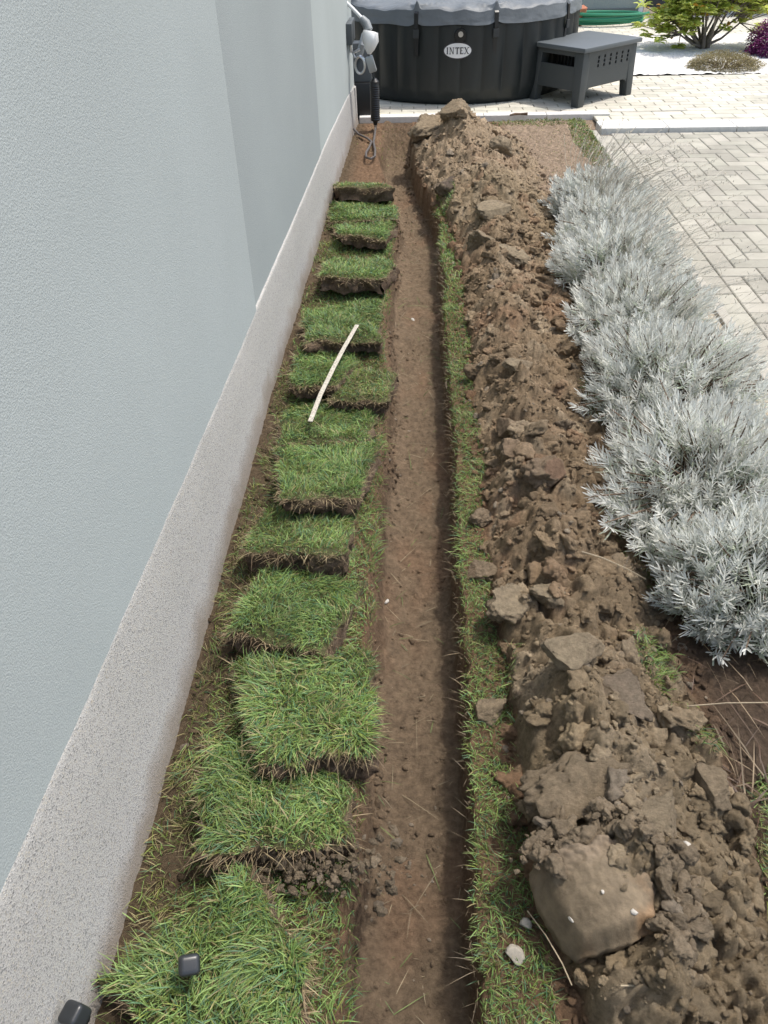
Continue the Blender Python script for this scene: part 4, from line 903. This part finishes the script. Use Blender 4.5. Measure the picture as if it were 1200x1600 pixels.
# ------------------------------------------------------------ far side
gw = empty('garage_wall', (1.4, 12.3, 0), 'pale green grey rendered wall at the top behind the hose', 'wall')
M_gw = wall_mat('green_grey_render', (.36, .39, .36), .06, 60, .004)
MB().box((-.1, .15, 1.4), (3.5, .3, 2.8)).build('rendered_wall', M_gw, gw)
MB().box((1.62, -.02, 1.4), (.06, .035, 2.8), bevel=.004).build('corner_trim', M_whitep, gw)
MB().box((-.1, -.02, .05), (3.3, .036, .10)).build('wall_base', mat('base_grey', (.16, .17, .16), .9), gw)
gt = empty('garden_gate', (3.37, 12.35, 0), 'dark slatted gate right of the pale wall behind the shrub', 'gate')
b = MB()
for k in range(9): b.box((0, 0, .18+k*.2), (.60, .03, .16), bevel=.004)
b.build('slat_panel', M_dark, gt)
for s in (-1, 1): MB().box((s*.33, 0, .95), (.06, .06, 1.9), bevel=.004).build('post', M_dark, gt)
g2 = empty('boundary_wall', (5.3, 12.3, 0), 'low pale wall in the top right corner behind the purple shrub', 'wall')
MB().box((0, .15, .9), (3.0, .3, 1.8)).build('rendered_wall', M_gw, g2); MB().box((0, -.02, .06), (3.0, .04, .12)).build('wall_base', M_kerb, g2)
# hose
rh = np.random.default_rng(5); pts = []
for k in range(160):
    t = k/160*2*math.pi*6; r1 = .44+.05*math.sin(t*.37)+.03*math.sin(t*.9)
    pts.append((2.45+r1*math.cos(t), 11.6+.24*math.sin(t)+.02*math.sin(t*.5), .035+.018*(k/160*6)+.01*math.sin(t*1.3)))
o = MB().tube(pts, .016, 8).build('garden_hose', M_hose, smooth=True); tag(o, 'coil of green garden hose lying at the foot of the pale wall', 'hose')
o = MB().tube([(2.06, 11.55, .012), (2.06, 11.55, .03), (2.06, 11.55, .20), (2.06, 11.55, .22), (2.06, 11.55, .20), (2.06, 11.55, .04)], [.08, .085, .115, .12, .10, .07], 20).build('clay_pot', M_terra, smooth=True); tag(o, 'small terracotta pot just behind the right side of the hot tub', 'pot')

def leaves(P, N, L, W, C, fold=.2, droop=.3):
    """broad leaves, P base points, N outward directions"""
    n = len(P); N = N/np.linalg.norm(N, axis=1)[:, None]; up = np.array([0, 0, 1.])+rnd.normal(size=(n, 3))*.35
    wd = np.cross(N, up); wd /= np.linalg.norm(wd, axis=1)[:, None]; nr_ = np.cross(wd, N); VV = []
    for q, wf in ((0, .1), (.3, .8), (.6, 1.), (.85, .6)):
        p = P+N*(L*q)[:, None]-np.array([0, 0, 1])*(droop*L*q*q)[:, None]; ww = wd*(W*wf*.5)[:, None]; lf = nr_*(W*wf*fold)[:, None]
        VV += [p-ww+lf, p, p+ww+lf]
    VV.append(P+N*L[:, None]-np.array([0, 0, 1])*(droop*L)[:, None]); V = np.stack(VV, 1).reshape(-1, 3); k = np.arange(n)*13; Q = []
    for r_ in range(3):
        for c_ in range(2): Q.append(np.stack([k+r_*3+c_, k+r_*3+c_+1, k+r_*3+c_+4, k+r_*3+c_+3], 1))
    T = [np.stack([k+9, k+10, k+12], 1), np.stack([k+10, k+11, k+12], 1)]
    return V, [np.concatenate(Q), np.concatenate(T)], np.repeat(C, 13, 0)
# rhododendron-like shrub
sh = empty('broadleaf_shrub', (3.12, 9.70, .02), 'open bright green shrub with branching grey stems on the white gravel', 'shrub')
rnd = np.random.default_rng(31); tips = []; bm = MB()
lim = [(-.46, 0, .42), (-.30, -.15, .50), (-.34, .2, .62), (-.1, .1, .70), (.10, -.1, .66), (.30, .15, .60), (.42, -.05, .48), (0, -.2, .56), (.2, .3, .75), (-.2, .3, .80), (-.42, -.18, .26), (.48, .1, .38), (.1, .0, .9), (-.18, -.1, .84)]
for q in lim:
    q = Vector((q[0], q[1], q[2]*.80)); s = Vector((rnd.normal()*.03, rnd.normal()*.03, 0)); m1 = s.lerp(q, .45)+Vector((rnd.normal()*.03, rnd.normal()*.03, -.05))
    bm.tube([s, m1, q], [.020, .012, .006], 7)
    for _ in range(13):
        e = q+Vector((rnd.normal()*.12, rnd.normal()*.12, rnd.normal()*.09)); bm.tube([m1.lerp(q, .6), e], [.007, .003], 5, False); tips.append(e)
for _ in range(150):
    a = rnd.random()*6.283; q = .16+.36*rnd.random()**.6; zt = .30+.34*rnd.random()+.12*(.5-q); bx_ = Vector((q*math.cos(a)*1.1, q*math.sin(a)*.8, zt if math.cos(a) > -.6 or rnd.random() < .4 else zt*.55))
    bm.tube([bx_*.7+Vector((0, 0, .02)), bx_], [.006, .003], 5, False); tips.append(bx_)
bm.build('branches', mat('grey_bark', (.20, .17, .14), .9, nscale=40, namt=.3), sh, True)
tips = np.array([t[:] for t in tips]); n = len(tips)*17; ti = np.repeat(np.arange(len(tips)), 17); a = rnd.random(n)*6.283
N = np.stack([np.cos(a), np.sin(a), .15+.5*rnd.random(n)], 1); a2 = rnd.random((n, 1)); C = np.array([.46, .56, .11])*(1-a2)+np.array([.72, .74, .24])*a2
C = np.where((rnd.random(n) < .03)[:, None], np.array([.55, .30, .05]), C)
V, F, Cc = leaves(tips[ti]+rnd.normal(size=(n, 3))*.012, N, .100*(.7+.5*rnd.random(n)), .040*(.8+.4*rnd.random(n)), C); mesh_np('foliage', V, F, M_bleaf, Cc, parent=sh)
def lowbush(name, loc, rx, ry, h, n, L, W, c1, c2, label, cat, seed):
    global rnd
    rnd = np.random.default_rng(seed); r = empty(name, loc, label, cat); a = rnd.random(n)*6.283; e = np.arcsin(rnd.random(n)); q = (.75+.3*rnd.random(n))*(1+.18*fbm(np.cos(a)*3, np.sin(a)*3+e*3, o=2, s=seed))
    D = np.stack([np.cos(a)*np.cos(e), np.sin(a)*np.cos(e), np.sin(e)], 1); P = D*q[:, None]*np.array([rx, ry, h]); N = D+rnd.normal(size=(n, 3))*.6; t = rnd.random((n, 1))
    V, F, C = leaves(P, N, L*(.6+.8*rnd.random(n)), W*(.6+.8*rnd.random(n)), np.array(c1)*(1-t)+np.array(c2)*t); mesh_np('foliage', V, F, M_bleaf, C, parent=r)
    b = MB()
    for k in range(40):
        p = P[k]*.95; b.tube([(p[0]*.15, p[1]*.15, 0), (p[0]*.6, p[1]*.6, p[2]*.7), p], [.006, .004, .002], 4, False)
    b.build('twigs', M_twig, r)
lowbush('low_bush', (3.0, 8.60, .015), .36, .24, .13, 6000, .022, .007, (.20, .17, .09), (.34, .30, .15), 'low spreading brown green cushion plant in front of the bright shrub', 'bush', 41)
lowbush('purple_bush', (3.90, 9.30, .02), .42, .35, .34, 9000, .032, .013, (.13, .018, .10), (.30, .06, .22), 'rounded purple shrub cut off by the right edge on the gravel', 'bush', 42)
